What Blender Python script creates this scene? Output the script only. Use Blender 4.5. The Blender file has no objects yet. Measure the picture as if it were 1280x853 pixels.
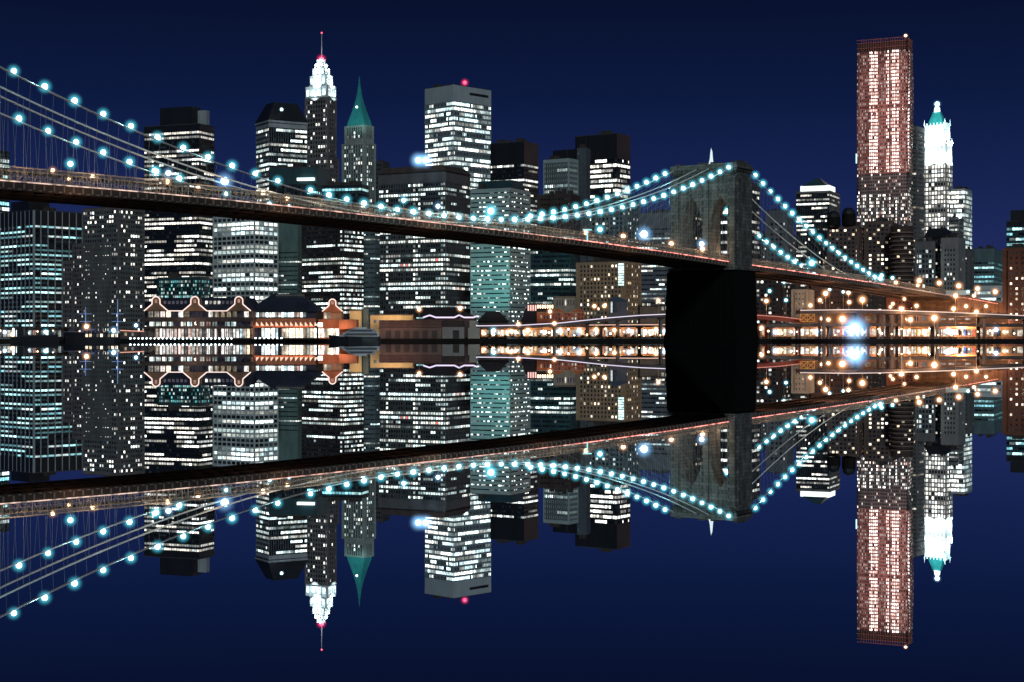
import bpy, math, random
from mathutils import Vector, Matrix
R = math.radians
V = Vector
# ------------------------------------------------------------------ camera, sky, light, exposure
sc = bpy.context.scene
col = sc.collection
F, HY = 2000.0, 426.5          # focal length and horizon in pixels of the 1280 px wide photograph
CH = 0.25                      # eye height above the river
cam = bpy.data.cameras.new('camera'); camo = bpy.data.objects.new('camera', cam); col.objects.link(camo)
cam.sensor_width = 36; cam.lens = F / 1280 * 36; cam.clip_start = 0.05; cam.clip_end = 20000
camo.location = (0, 0, CH); camo.rotation_euler = (R(90), 0, 0)
sc.camera = camo

w = bpy.data.worlds.new('World'); sc.world = w; w.use_nodes = True
nt = w.node_tree; bg = nt.nodes['Background']
tc = nt.nodes.new('ShaderNodeTexCoord'); sx = nt.nodes.new('ShaderNodeSeparateXYZ'); nt.links.new(tc.outputs['Generated'], sx.inputs[0])
ramp = nt.nodes.new('ShaderNodeValToRGB'); nt.links.new(sx.outputs[2], ramp.inputs[0]); el = ramp.color_ramp.elements
for p, c in ((0.0, (.0200, .0300, .1250)), (0.06, (.0130, .0225, .1010)), (.097, (.0082, .0168, .0790)), (.150, (.0040, .0102, .0490)), (.208, (.0026, .0060, .0275)), (1.0, (.0016, .0040, .0170))):
    e_ = el[0] if p == 0 else (el[len(el) - 1] if p == 1.0 else el.new(p)); e_.position = p; e_.color = (*c, 1)
nt.links.new(ramp.outputs[0], bg.inputs[0]); bg.inputs[1].default_value = 1.0      # night sky, brighter towards the horizon

sun = bpy.data.lights.new('moonlight', 'SUN'); sun.energy = 0.8; sun.angle = R(10); sun.color = (0.80, 0.96, 1.0)
suno = bpy.data.objects.new('moonlight', sun); col.objects.link(suno); suno.rotation_euler = (R(56), 0, R(7))  # added even fill from behind the camera, imitating city glow

sc.view_settings.view_transform = 'Standard'; sc.view_settings.look = 'None'
sc.view_settings.exposure = 0; sc.view_settings.gamma = 1; sc.view_settings.use_curve_mapping = False
cy = sc.cycles
cy.max_bounces = 5; cy.diffuse_bounces = 1; cy.glossy_bounces = 3; cy.transparent_max_bounces = 12
cy.caustics_reflective = False; cy.caustics_refractive = False
cy.use_denoising = True; cy.sample_clamp_indirect = 0.0
cy.use_light_tree = True; cy.pixel_filter_type = 'BLACKMAN_HARRIS'; cy.filter_width = 1.5

# ------------------------------------------------------------------ helpers
def at(px, py, D):
    return V(((px - 640) / F * D, D, CH + (HY - py) / F * D))
def zy(py, D): return CH + (HY - py) / F * D

class MB:
    def __init__(s): s.v = []; s.f = []; s.c = []; s.m = []; s.use_c = False
    def poly(s, pts, c=None, m=0):
        k = len(s.v); s.v += [tuple(p) for p in pts]; s.f.append(tuple(range(k, k + len(pts)))); s.m.append(m)
        s.c.append(c or (0, 0, 0)); s.use_c = s.use_c or c is not None
    def hexa(s, p, m=0, c=None):         # 8 corners: 4 bottom (ccw from above), 4 top
        for q in ((3, 2, 1, 0), (4, 5, 6, 7), (0, 1, 5, 4), (1, 2, 6, 5), (2, 3, 7, 6), (3, 0, 4, 7)):
            s.poly([p[i] for i in q], c, m)
    def obox(s, o, ax, ay, az, m=0, c=None):   # oriented box from a corner
        o = V(o); ax = V(ax); ay = V(ay); az = V(az)
        s.hexa([o, o + ax, o + ax + ay, o + ay, o + az, o + ax + az, o + ax + ay + az, o + ay + az], m, c)
    def box(s, x0, x1, y0, y1, z0, z1, m=0, c=None):
        s.obox((x0, y0, z0), (x1 - x0, 0, 0), (0, y1 - y0, 0), (0, 0, z1 - z0), m, c)
    def frustum(s, base, top, m=0):      # two rings of 4+ points
        n = len(base); base = [V(p) for p in base]; top = [V(p) for p in top]
        for i in range(n): s.poly([base[i], base[(i + 1) % n], top[(i + 1) % n], top[i]], None, m)
        s.poly(top, None, m); s.poly(base[::-1], None, m)
    def tube(s, p, q, r, r2=None, n=6, m=0, c=None):
        p = V(p); q = V(q); d = (q - p)
        if d.length < 1e-6: return
        d.normalize(); a = d.orthogonal().normalized(); b = d.cross(a); r2 = r if r2 is None else r2
        A = [p + (a * math.cos(t) + b * math.sin(t)) * r for t in (2 * math.pi * i / n for i in range(n))]
        B = [q + (a * math.cos(t) + b * math.sin(t)) * r2 for t in (2 * math.pi * i / n for i in range(n))]
        for i in range(n): s.poly([A[i], A[(i + 1) % n], B[(i + 1) % n], B[i]], c, m)
        s.poly(A[::-1], c, m); s.poly(B, c, m)
    def path(s, pts, r, n=5, m=0, c=None):
        for i in range(len(pts) - 1): s.tube(pts[i], pts[i + 1], r, None, n, m, c)
    def ball(s, o, r, n=10, k=7, sz=1.0, m=0, c=None, zmin=-1):
        o = V(o); rings = []
        for j in range(k + 1):
            th = math.pi * j / k; z = max(math.cos(th), zmin)
            rr = math.sin(th)
            rings.append([o + V((rr * r * math.cos(2 * math.pi * i / n), rr * r * math.sin(2 * math.pi * i / n), z * r * sz)) for i in range(n)])
        for j in range(k):
            for i in range(n):
                a, b, cc, d = rings[j][i], rings[j][(i + 1) % n], rings[j + 1][(i + 1) % n], rings[j + 1][i]
                if j == 0: s.poly([a, cc, d][::-1], c, m)
                elif j == k - 1: s.poly([a, b, d][::-1], c, m)
                else: s.poly([a, b, cc, d][::-1], c, m)
    def build(s, name, mats, parent=None, loc=None, smooth=False):
        if not isinstance(mats, (list, tuple)): mats = [mats]
        o0 = V(parent.get('_o', (0, 0, 0))) if parent is not None else V(loc or (0, 0, 0))
        me = bpy.data.meshes.new(name)
        me.from_pydata([(x - o0.x, y - o0.y, z - o0.z) for x, y, z in s.v], [], s.f)
        for m in mats: me.materials.append(m)
        if any(s.m): me.polygons.foreach_set('material_index', s.m)
        if s.use_c:
            a = me.attributes.new('lit', 'FLOAT_COLOR', 'FACE'); flat = []
            for c in s.c: flat += [c[0], c[1], c[2], 1.0]
            a.data.foreach_set('color', flat)
        if smooth: me.polygons.foreach_set('use_smooth', [True] * len(me.polygons))
        me.update()
        o = bpy.data.objects.new(name, me); col.objects.link(o)
        if parent is not None:
            o.parent = parent
            if '_o' in parent: o['_o'] = parent['_o']
        else: o.location = o0; o['_o'] = tuple(o0)
        return o

def tag(o, label=None, cat=None, group=None, kind=None):
    if label: o['label'] = label
    if cat: o['category'] = cat
    if group: o['group'] = group
    if kind: o['kind'] = kind
    return o
def thing(name, label, cat, loc, group=None):
    o = bpy.data.objects.new(name, None); col.objects.link(o); o.location = loc; o['_o'] = tuple(loc)
    o.empty_display_size = 1
    return tag(o, label, cat, group)

# ------------------------------------------------------------------ materials
MATS = {}
def nodes(name):
    m = bpy.data.materials.new(name); m.use_nodes = True
    return m, m.node_tree, m.node_tree.nodes['Principled BSDF']
def wall(name, c, rough=.8, var=.3, scale=.12, metal=0.0, brick=None):
    if name in MATS: return MATS[name]
    m, t, b = nodes(name); N = t.nodes; L = t.links
    co = N.new('ShaderNodeTexCoord'); mp = N.new('ShaderNodeMapping'); L.new(co.outputs['Object'], mp.inputs[0])
    mp.inputs['Scale'].default_value = (1, 1, .35)
    nz = N.new('ShaderNodeTexNoise'); nz.inputs['Scale'].default_value = scale; nz.inputs['Detail'].default_value = 6; nz.inputs['Roughness'].default_value = .65
    L.new(mp.outputs[0], nz.inputs[0])
    mr = N.new('ShaderNodeMapRange'); mr.inputs[1].default_value = .3; mr.inputs[2].default_value = .7
    mr.inputs[3].default_value = 1 - var; mr.inputs[4].default_value = 1 + var; L.new(nz.outputs[0], mr.inputs[0])
    mx = N.new('ShaderNodeMix'); mx.data_type = 'RGBA'; mx.blend_type = 'MULTIPLY'; mx.inputs[0].default_value = 1
    mx.inputs[6].default_value = (*c, 1); L.new(mr.outputs[0], mx.inputs[7])
    out = mx.outputs[2]
    if brick:
        br = N.new('ShaderNodeTexBrick'); br.inputs['Scale'].default_value = 1
        br.inputs['Brick Width'].default_value = brick[0]; br.inputs['Row Height'].default_value = brick[1]; br.inputs['Mortar Size'].default_value = brick[2]
        br.inputs['Color1'].default_value = (1, 1, 1, 1); br.inputs['Color2'].default_value = (.62, .62, .62, 1); br.inputs['Mortar'].default_value = (.35, .35, .35, 1)
        sp = N.new('ShaderNodeSeparateXYZ'); L.new(co.outputs['Object'], sp.inputs[0])
        ad = N.new('ShaderNodeMath'); ad.operation = 'ADD'; L.new(sp.outputs[0], ad.inputs[0]); L.new(sp.outputs[1], ad.inputs[1])
        cb = N.new('ShaderNodeCombineXYZ'); L.new(ad.outputs[0], cb.inputs[0]); L.new(sp.outputs[2], cb.inputs[1]); L.new(cb.outputs[0], br.inputs[0])
        m2 = N.new('ShaderNodeMix'); m2.data_type = 'RGBA'; m2.blend_type = 'MULTIPLY'; m2.inputs[0].default_value = 1
        L.new(out, m2.inputs[6]); L.new(br.outputs[0], m2.inputs[7]); out = m2.outputs[2]
    L.new(out, b.inputs['Base Color']); b.inputs['Roughness'].default_value = rough; b.inputs['Metallic'].default_value = metal; b.inputs['Specular IOR Level'].default_value = .12 if rough > .6 else .4
    MATS[name] = m; return m
def glass():
    m, t, b = nodes('window_glass'); N = t.nodes; L = t.links
    b.inputs['Base Color'].default_value = (.012, .016, .02, 1); b.inputs['Roughness'].default_value = .12
    a = N.new('ShaderNodeAttribute'); a.attribute_name = 'lit'
    co = N.new('ShaderNodeTexCoord'); nz = N.new('ShaderNodeTexNoise'); nz.inputs['Scale'].default_value = .55; nz.inputs['Detail'].default_value = 3
    L.new(co.outputs['Object'], nz.inputs[0])
    mr = N.new('ShaderNodeMapRange'); mr.inputs[1].default_value = .36; mr.inputs[2].default_value = .62; mr.inputs[3].default_value = .55; mr.inputs[4].default_value = 1.6
    L.new(nz.outputs[0], mr.inputs[0]); L.new(a.outputs['Color'], b.inputs['Emission Color']); L.new(mr.outputs[0], b.inputs['Emission Strength'])
    m.cycles.emission_sampling = 'NONE'
    return m
GLASS = glass()
def emit(name, c, s, sample=False):
    if name in MATS: return MATS[name]
    m, t, b = nodes(name)
    b.inputs['Base Color'].default_value = (.3, .3, .3, 1); b.inputs['Emission Color'].default_value = (*c, 1); b.inputs['Emission Strength'].default_value = s
    if not sample: m.cycles.emission_sampling = 'NONE'
    MATS[name] = m; return m
def trail_mat(name, c, k):
    """Rope light: a strip whose small lamps burn unevenly along its length."""
    if name in MATS: return MATS[name]
    m = emit(name, c, k); t = m.node_tree; N = t.nodes; L = t.links; b = N['Principled BSDF']
    co = N.new('ShaderNodeTexCoord'); nz = N.new('ShaderNodeTexNoise'); nz.inputs['Scale'].default_value = .42; nz.inputs['Detail'].default_value = 4; L.new(co.outputs['Object'], nz.inputs[0])
    mr = N.new('ShaderNodeMapRange'); mr.inputs[1].default_value = .38; mr.inputs[2].default_value = .62; mr.inputs[3].default_value = k * .25; mr.inputs[4].default_value = k * 1.7
    L.new(nz.outputs[0], mr.inputs[0]); L.new(mr.outputs[0], b.inputs['Emission Strength']); return m

def halo_mat(name, c, s, fac=0):
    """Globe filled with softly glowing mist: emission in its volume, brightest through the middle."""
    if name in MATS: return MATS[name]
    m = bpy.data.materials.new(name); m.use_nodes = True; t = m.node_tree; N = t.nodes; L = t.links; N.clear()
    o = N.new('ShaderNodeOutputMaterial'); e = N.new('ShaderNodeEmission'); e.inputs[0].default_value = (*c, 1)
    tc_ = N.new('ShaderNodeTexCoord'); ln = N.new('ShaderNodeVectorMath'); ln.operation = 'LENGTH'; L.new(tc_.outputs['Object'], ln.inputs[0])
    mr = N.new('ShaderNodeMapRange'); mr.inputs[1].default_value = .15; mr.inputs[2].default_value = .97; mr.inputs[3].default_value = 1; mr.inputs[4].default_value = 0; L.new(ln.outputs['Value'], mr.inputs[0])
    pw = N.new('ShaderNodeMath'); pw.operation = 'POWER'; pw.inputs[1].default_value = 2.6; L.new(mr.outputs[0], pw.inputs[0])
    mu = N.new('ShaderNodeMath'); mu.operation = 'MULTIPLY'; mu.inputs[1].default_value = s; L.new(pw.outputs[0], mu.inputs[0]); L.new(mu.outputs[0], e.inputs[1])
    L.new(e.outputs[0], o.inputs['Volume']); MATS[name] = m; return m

def point(name, loc, c, power, radius=.4, parent=None):
    l = bpy.data.lights.new(name, 'POINT'); l.energy = power; l.color = c; l.shadow_soft_size = radius
    l.cycles.use_multiple_importance_sampling = False
    o = bpy.data.objects.new(name, l); col.objects.link(o)
    if parent is not None:
        o.parent = parent; o.location = V(loc) - V(parent['_o'])
    else: o.location = loc
    return o
def spot(name, loc, target, c, power, ang=60, parent=None):
    l = bpy.data.lights.new(name, 'SPOT'); l.energy = power; l.color = c; l.shadow_soft_size = .5; l.spot_size = R(ang); l.spot_blend = .6
    l.cycles.use_multiple_importance_sampling = False
    o = bpy.data.objects.new(name, l); col.objects.link(o); d = V(target) - V(loc)
    o.rotation_euler = d.to_track_quat('-Z', 'Y').to_euler()
    if parent is not None: o.parent = parent; o.location = V(loc) - V(parent['_o'])
    else: o.location = loc
    return o

# palette
stone_dark = wall('dark_stone', (.09, .085, .085)); stone_grey = wall('grey_stone', (.30, .30, .31)); stone_mid = wall('mid_stone', (.18, .175, .175))
stone_warm = wall('warm_stone', (.30, .25, .19)); brown = wall('brown_brick', (.15, .105, .09)); brown_dk = wall('dark_brown_brick', (.085, .06, .055))
white_con = wall('white_concrete', (.62, .66, .66)); grey_con = wall('grey_concrete', (.40, .43, .44)); black = wall('black_cladding', (.018, .02, .024), .45)
teal_pan = wall('teal_panel', (.15, .22, .23)); teal_dk = wall('dark_teal_panel', (.03, .075, .085), .5); green_cop = wall('green_copper', (.05, .34, .34), .7)
navy = wall('navy_slate', (.03, .035, .055)); brick_red = wall('red_brick', (.30, .10, .06)); pink = wall('pink_metal', (.36, .17, .15)); steel = wall('painted_steel', (.30, .255, .21), .55)
steel_dk = wall('dark_steel', (.075, .060, .053), .65); white_paint = wall('white_paint', (.78, .78, .76), .5, .08); orange_pan = wall('orange_panel', (.55, .17, .085)); beige = wall('beige_wall', (.5, .36, .2))
granite = wall('granite_blocks', (.19, .185, .17), .9, .55, .3, 0, (3.4, 1.5, .09)); granite_shade = wall('soot_dark_granite', (.0035, .0035, .0035), .9, .4, .2, 0, (2.6, 1.1, .06))  # pier copy of the granite darkened to paint the unlit base
cable_m = wall('cable_grey', (.62, .66, .68), .5, .1); asphalt = wall('asphalt', (.05, .05, .05)); timber = wall('dark_timber', (.016, .013, .012)); leaf = wall('leaves', (.03, .045, .02)); bark = wall('bark', (.06, .045, .035))
hull_dk = wall('dark_hull', (.015, .016, .02), .35); hull_wh = wall('white_hull', (.6, .62, .65), .35)
lamp_white = emit('lamp_white', (.9, 1, 1), 6); lamp_warm = emit('lamp_warm', (1, .72, .42), 5); lamp_red = emit('lamp_red', (1, .06, .12), 3); lamp_cyan = emit('lamp_cyan', (.55, .9, 1), 7)
glow_teal = halo_mat('globe_glow_teal', (.11, .74, .95), .72); glow_warm = halo_mat('globe_glow_warm', (1, .42, .17), .65); glow_blue = halo_mat('globe_glow_blue', (.26, .58, 1), .40)
glow_pink = halo_mat('globe_glow_red', (1, .04, .16), .5)

# ------------------------------------------------------------------ setting: river, land, quay
GZ = 1.4
def mirror():
    m = bpy.data.materials.new('calm_water'); m.use_nodes = True; t = m.node_tree; N = t.nodes; N.clear()
    o = N.new('ShaderNodeOutputMaterial'); g = N.new('ShaderNodeBsdfGlossy'); g.inputs['Roughness'].default_value = 0; g.inputs['Color'].default_value = (.93, .95, .97, 1)
    t.links.new(g.outputs[0], o.inputs[0]); return m
b = MB(); b.poly([(-3000, -400, 0), (3000, -400, 0), (3000, 900, 0), (-3000, 900, 0)])
tag(b.build('river', mirror()), kind='structure')
b = MB()
edge = [(-2500, 866), (-22, 866), (-22, 862), (2500, 862)]
for (x0, y0), (x1, y1) in zip(edge, edge[1:]):
    if x0 == x1: continue
    b.poly([(x0, y0, -2), (x1, y1, -2), (x1, y1, GZ), (x0, y0, GZ)])
    b.poly([(x0, y0, GZ), (x1, y1, GZ), (x1, 9000, GZ), (x0, 9000, GZ)])
tag(b.build('ground', wall('quay_paving', (.014, .013, .013))), kind='structure')

# ------------------------------------------------------------------ building generator
rng = random.Random(7)
PAL = {
 'cool': [(.82, 1, .95), (.9, 1, .92), (.75, .98, 1), (1, 1, .9)],
 'cyan': [(.45, .95, 1), (.6, 1, 1), (.85, 1, 1), (.3, .75, .85)],
 'white': [(1, 1, .93), (1, .98, .88), (.95, 1, .97), (1, .93, .8)],
 'warm': [(1, .86, .66), (1, .78, .5), (1, .95, .85), (1, .9, .75)],
 'teal': [(.15, .75, .72), (.6, 1, .95), (.9, 1, .95), (.2, .6, .65)],
 'pink': [(1, .85, .78), (1, .72, .62), (1, .95, .9), (1, .6, .5)]}
def litc(pal, s):
    c = rng.choice(PAL[pal]); k = s * rng.choice((.14, .3, .5, .85, 1.2, 1.5, 1.8))
    return (c[0] * k, c[1] * k, c[2] * k)
def darkc():
    k = rng.choice((0, 0, 0, .006, .015)); return (k * .5, k * .9, k)
def pattern(nf, nb, p, mode, pal, s):
    P = []
    for j in range(nf):
        row = []
        if mode == 'rows':
            q = rng.random()
            fp = .93 if q < p * .6 else (.6 if q < p * 1.05 else (.22 if q < p * 1.5 else .05))
            st = rng.random() < fp; base = litc(pal, s)
            for i in range(nb):
                if rng.random() < .24: st = rng.random() < fp
                if rng.random() < .22: base = litc(pal, s)
                f_ = rng.choice((.45, .7, .9, 1, 1.1, 1.25)); row.append((base[0] * f_, base[1] * f_, base[2] * f_) if st else darkc())
        else:
            fp = p * rng.choice((.5, .8, 1, 1, 1.6))
            for i in range(nb): row.append(litc(pal, s) if rng.random() < fp else darkc())
        P.append(row)
    return P

def frame(D, th, xl, xc, xr, depth=30):
    c, s = math.cos(R(th)), math.sin(R(th)); rl, rc, rr = [(x - 640) / F for x in (xl, xc, xr)]
    C = V((rc * D, D, 0)); L = V((-c, s, 0)); Q = V((s, c, 0))
    wl = (C.x - rl * D) / (c + rl * s)
    den = s - rr * c
    wr = (rr * D - C.x) / den if (xr > xc and den > .05) else depth
    return C, L, Q, wl, wr
def block(root, st, D, th, xl, xc, xr, ytop, ybot=None, depth=30, roof=True, wname='wall'):
    """One rectangular volume with its lattice of piers and spandrels and its set-back panes."""
    C, L, Q, wl, wr = frame(D, th, xl, xc, xr, depth)
    z1 = zy(ytop, D); z0 = GZ if ybot is None else zy(ybot, D); Z = V((0, 0, 1))
    dep = st.get('dep', .35); zb, zt = z0 + st.get('base', 4.0), z1 - st.get('band', 1.2)
    W = MB()
    NL = -Q; NR = -L            # outward normals of the left and right visible faces
    o = C + Q * dep + L * dep
    W.obox(o + Z * z0, L * (wl - dep), Q * (wr - dep), Z * (z1 - z0))
    fh = st.get('fh', 3.6); nf = max(1, round((zt - zb) / fh)); fh = (zt - zb) / nf
    faces = []; bw0 = st.get('bw', 3.0) * (1.0 if st.get('win') == 'punch' or 'fins' in st else .62)
    for O, T, N, wd, bw in ((C, L, NL, wl, bw0), (C, Q, NR, wr, bw0)):
        nb = max(1, round(wd / bw)); bwid = wd / nb; pf = st.get('pf', .12); sf = st.get('sf', .4) * (1.0 if st.get('win') == 'punch' else 1.18)
        sd = dep * .8; pm = st.get('pm', 1) - 1
        for i in range(nb + 1):
            if pf <= 0 and 0 < i < nb: continue
            pw = max(.15, bwid * pf); mw = pw * (1.6 if i in (0, nb) else 1)
            a = min(max(i * bwid - mw / 2, 0), wd - mw)
            W.obox(O + T * a - N * dep * .98 + Z * (zb - .01), T * mw, N * dep * (1.0 if pf > 0 else .98) * (1.25 if 'fins' in st else 1), Z * ((z1 if 'fins' in st else zt) - zb + .02), 0)
        for j in range(nf + 1):
            sh = fh * sf; a = zb + j * fh - sh / 2
            W.obox(O - N * dep * .99 + Z * a, T * wd, N * sd, Z * sh, 1)
        W.obox(O - N * dep * .97 + Z * z0, T * wd, N * dep * .99, Z * (zb - z0), 0)
        W.obox(O - N * dep * .97 + Z * zt, T * wd, N * dep * .99, Z * (z1 - zt), 2)
        faces.append((O, T, N, nb, bwid, pf, sf))
    W.build(wname, [st['wall'], st.get('span', st['wall']), st.get('top', st['wall'])], root)
    if roof:
        Rf = MB(); Rf.obox(C + (L * .4 + Q * .4) + Z * (z1 + .002), L * (wl - .8), Q * (wr - .8), Z * .5); Rf.build('roof', st.get('roofm', stone_dark), root)
    nbt = faces[0][3] + faces[1][3]
    P = pattern(nf, nbt, st.get('p', .4), st.get('mode', 'rows'), st.get('pal', 'cool'), st.get('s', 1.3))
    if 'hook' in st: st['hook'](P, nf, faces[0][3], nbt)
    cells = []
    for fi, (O, T, N, nb, bwid, pf, sf) in enumerate(faces):
        for j in range(nf):
            for i in range(nb):
                k = (nb - 1 - i) if fi == 0 else faces[0][3] + i
                e = max(.075, bwid * pf / 2) if pf > 0 else .02
                a0, a1 = i * bwid + e, (i + 1) * bwid - e; b0, b1 = zb + j * fh + fh * sf / 2, zb + (j + 1) * fh - fh * sf / 2
                q = O - N * (dep - .06)
                pts = [q + T * a0 + Z * b0, q + T * a1 + Z * b0, q + T * a1 + Z * b1, q + T * a0 + Z * b1]
                if fi == 0: pts = pts[::-1]
                cells.append((j, P[j][k], pts))
    if st.get('win', 'band') == 'band' and nf <= 100:
        rows = [MB() for _ in range(nf)]
        for j, c, pts in cells: rows[j].poly(pts, c)
        for r_ in rows: r_.build('window_band', GLASS, root)
    else:
        yv = st.get('vis', 400)
        def score(x):
            lum = sum(x[1]); return (0 if zy(yv, D) < x[2][0].z else 1, -lum)
        cells.sort(key=score)
        for j, c, pts in cells[:st.get('n', 100)]:
            m = MB(); m.poly(pts, c); m.build('window', GLASS, root)
        if len(cells) > st.get('n', 100):
            m = MB()
            for j, c, pts in cells[st.get('n', 100):]: m.poly(pts, c)
            tag(m.build('window_grid', GLASS, root), kind='stuff')
    return C, L, Q, wl, wr, z0, z1
def plain(root, name, mat, D, th, xl, xc, xr, ytop, ybot, depth=25, inset=0):
    C, L, Q, wl, wr = frame(D, th, xl, xc, xr, depth); m = MB(); z0, z1 = zy(ybot, D), zy(ytop, D)
    m.obox(C + V((0, 0, z0)), L * wl, Q * wr, (0, 0, z1 - z0)); return m.build(name, mat, root)
def broot(name, label, D, px, cat='building', group=None):
    return thing(name, label, cat, ((px - 640) / F * D, D, GZ), group)
def clutter(root, D, th, xl, xc, xr, ytop, n=4, mast=0):
    """Small plant on a roof: boxes, vents and a mast."""
    C, L, Q, wl, wr = frame(D, th, xl, xc, xr, 25); z = zy(ytop, D)
    for k in range(n):
        m = MB(); a, c2 = rng.uniform(.1, .75) * wl, rng.uniform(.08, .6) * wr; h = rng.uniform(1.5, 4)
        m.obox(C + L * a + Q * c2 + V((0, 0, z)), L * wl * rng.uniform(.08, .2), Q * wr * rng.uniform(.1, .25), (0, 0, h))
        m.build('roof_plant', steel_dk, root)
    for k in range(mast):
        m = MB(); p = C + L * wl * rng.uniform(.2, .7) + Q * wr * .4 + V((0, 0, z)); m.tube(p, p + V((0, 0, rng.uniform(6, 12))), .25, .1); m.build('mast', steel_dk, root)
def hiproof(root, D, th, xl, xc, xr, ye, yt, k, mat, depth=25, over=.8, name='roof'):
    """Truncated or pointed hip roof over a block; k is how far the top ring shrinks."""
    C, L, Q, wl, wr = frame(D, th, xl, xc, xr, depth); z0, z1 = zy(ye, D) + .01, zy(yt, D)
    base = [C - L * over - Q * over, C + L * (wl + over) - Q * over, C + L * (wl + over) + Q * (wr + over), C - L * over + Q * (wr + over)]
    mid = sum(base, V()) / 4; top = [mid + (p - mid) * (1 - k) for p in base]
    m = MB(); m.frustum([p + V((0, 0, z0)) for p in base][::-1], [p + V((0, 0, z1)) for p in top][::-1]); return m.build(name, mat, root)

# ------------------------------------------------------------------ the suspension bridge
TX, TY, TH = 85.26, 700.0, R(34.83)
U = V((math.sin(TH), math.cos(TH), 0)); NV = V((math.cos(TH), -math.sin(TH), 0)); HWC = 14.46
def interp(tab, t):
    if t <= tab[0][0]: return tab[0][1]
    for (a, x), (b_, y) in zip(tab, tab[1:]):
        if t <= b_: return x + (y - x) * (t - a) / (b_ - a)
    return tab[-1][1]
RD = [(-560, 35.4), (-460, 37.4), (-382, 38.6), (-326, 39.4), (-289, 39.4), (-223, 38.9), (-170, 38.4), (-118, 37.6), (-44, 35.9), (0, 34.4), (65, 32.8), (162, 30.2), (244, 27.3), (300, 25.4), (355, 23.2), (480, 17)]
def road(t):                       # smoothed deck height
    return sum(interp(RD, t + d) for d in (-20, -10, 0, 10, 20)) / 5
def bp(t, off, z): return V((TX, TY, 0)) + U * t + NV * off + V((0, 0, z))
def tof(px, off=0):
    r = (px - 640) / F; B = V((TX, TY, 0)) + NV * off; t = (r * B.y - B.x) / (U.x - r * U.y); return t, B.y + t * U.y
def cab(t):
    if t < 4: return min(77.6, 76.5 + .3475 * t + .000831 * t * t)
    return min(77.6, 80.3 - .4366 * t + .00082 * t * t)
T0 = 4.0
br = thing('suspension_bridge', 'long stone and steel suspension bridge strung with lights across the river', 'bridge', tuple(bp(T0, 0, 0)))
DW = 12.6
ts = [-520 + 6 * i for i in range(135)]            # to t = 284
d = MB()
for a, b2 in zip(ts, ts[1:]):
    za, zb_ = road(a), road(b2)
    d.hexa([bp(a, -DW, za - .7), bp(a, DW, za - .7), bp(b2, DW, zb_ - .7), bp(b2, -DW, zb_ - .7), bp(a, -DW, za), bp(a, DW, za), bp(b2, DW, zb_), bp(b2, -DW, zb_)])
d.build('roadway', asphalt, br)
d = MB()
for a, b2 in zip(ts, ts[1:]):
    za, zb_ = road(a), road(b2)
    for off in (-DW, -4.2, 4.2, DW):
        d.hexa([bp(a, off - .25, za - 2.3), bp(a, off + .25, za - 2.3), bp(b2, off + .25, zb_ - 2.3), bp(b2, off - .25, zb_ - 2.3)] +
               [bp(a, off - .25, za - .02 + (off == DW) * .01), bp(a, off + .25, za - .02), bp(b2, off + .25, zb_ - .02), bp(b2, off - .25, zb_ - .02)])
    d.obox(bp(a, -DW + .3, za - 2.1), NV * (2 * DW - .6), U * .5, V((0, 0, 1.35)))
d.build('floor_girder', wall('girder_brown', (.10, .072, .058), .7), br)
d = MB(); t = -518.0
while t < 282:                                    # bracket plates along both outer girders
    z = road(t)
    for o0 in (DW + .26, -DW - .5): d.obox(bp(t, o0, z - 1.9), U * .35, NV * .24, V((0, 0, 1.35))); d.obox(bp(t + 1.5, o0, z - 2.1), U * .8, NV * .3, V((0, 0, .3)))
    t += 3.0
d.build('bracket_plates', steel, br)
for off, h in ((-DW, 2.9), (-3.2, 4.4), (3.2, 4.4), (DW, 2.9)):     # stiffening trusses
    d = MB(); t = -520; k = 0; st = 2.3
    while t < 282:
        za, zb_ = road(t), road(t + st)
        d.tube(bp(t, off, za), bp(t, off, za + h), .11, None, 4)
        d.tube(bp(t, off, za + h), bp(t + st, off, zb_ + h), .15, None, 4)
        d.tube(bp(t, off, za + h * .5), bp(t + st, off, zb_ + h * .5), .07, None, 4)
        d.tube(bp(t, off, za + (h if k % 2 else .2)), bp(t + st, off, zb_ + (.2 if k % 2 else h)), .07, None, 4)
        t += st; k += 1
    d.build('stiffening_truss', steel, br)
d = MB()
for a, b2 in zip(ts, ts[1:]):                     # raised footway and its railings
    za, zb_ = road(a) + 3.6, road(b2) + 3.6
    d.hexa([bp(a, -2.4, za - .2), bp(a, 2.4, za - .2), bp(b2, 2.4, zb_ - .2), bp(b2, -2.4, zb_ - .2), bp(a, -2.4, za), bp(a, 2.4, za), bp(b2, 2.4, zb_), bp(b2, -2.4, zb_)])
    for o in (-2.35, 2.35): d.tube(bp(a, o, za + 1.1), bp(b2, o, zb_ + 1.1), .06, None, 4); d.tube(bp(a, o, za), bp(a, o, za + 1.1), .05, None, 4)
d.build('footway', steel, br)
for (t0, t1, mt, hh, st) in ((-520, -290, trail_mat('edge_light_blush', (1, .68, .55), .7), .28, 3.5), (-290, -130, trail_mat('edge_light_rose', (1, .50, .38), .8), .3, 3.5), (-130, -5, trail_mat('edge_light_red', (1, .30, .24), 1.5), .36, 3.5), (13, 290, trail_mat('edge_light_red', (1, .30, .24), 1.5), .36, 3.5), (290, 350, trail_mat('edge_light_red', (1, .30, .24), 1.5), .34, 3.5)):
    d = MB(); t = t0                              # added glowing strip in short lengths, standing in for car light trails
    while t < t1:
        ln = 3.45; d.obox(bp(t, DW + .28 if t0 < 290 else DW + 1.0, road(t) - .3), U * ln + V((0, 0, road(t + ln) - road(t))), NV * .16, V((0, 0, hh)))
        t += st
    d.build('deck_edge_light', mt, br)
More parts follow.
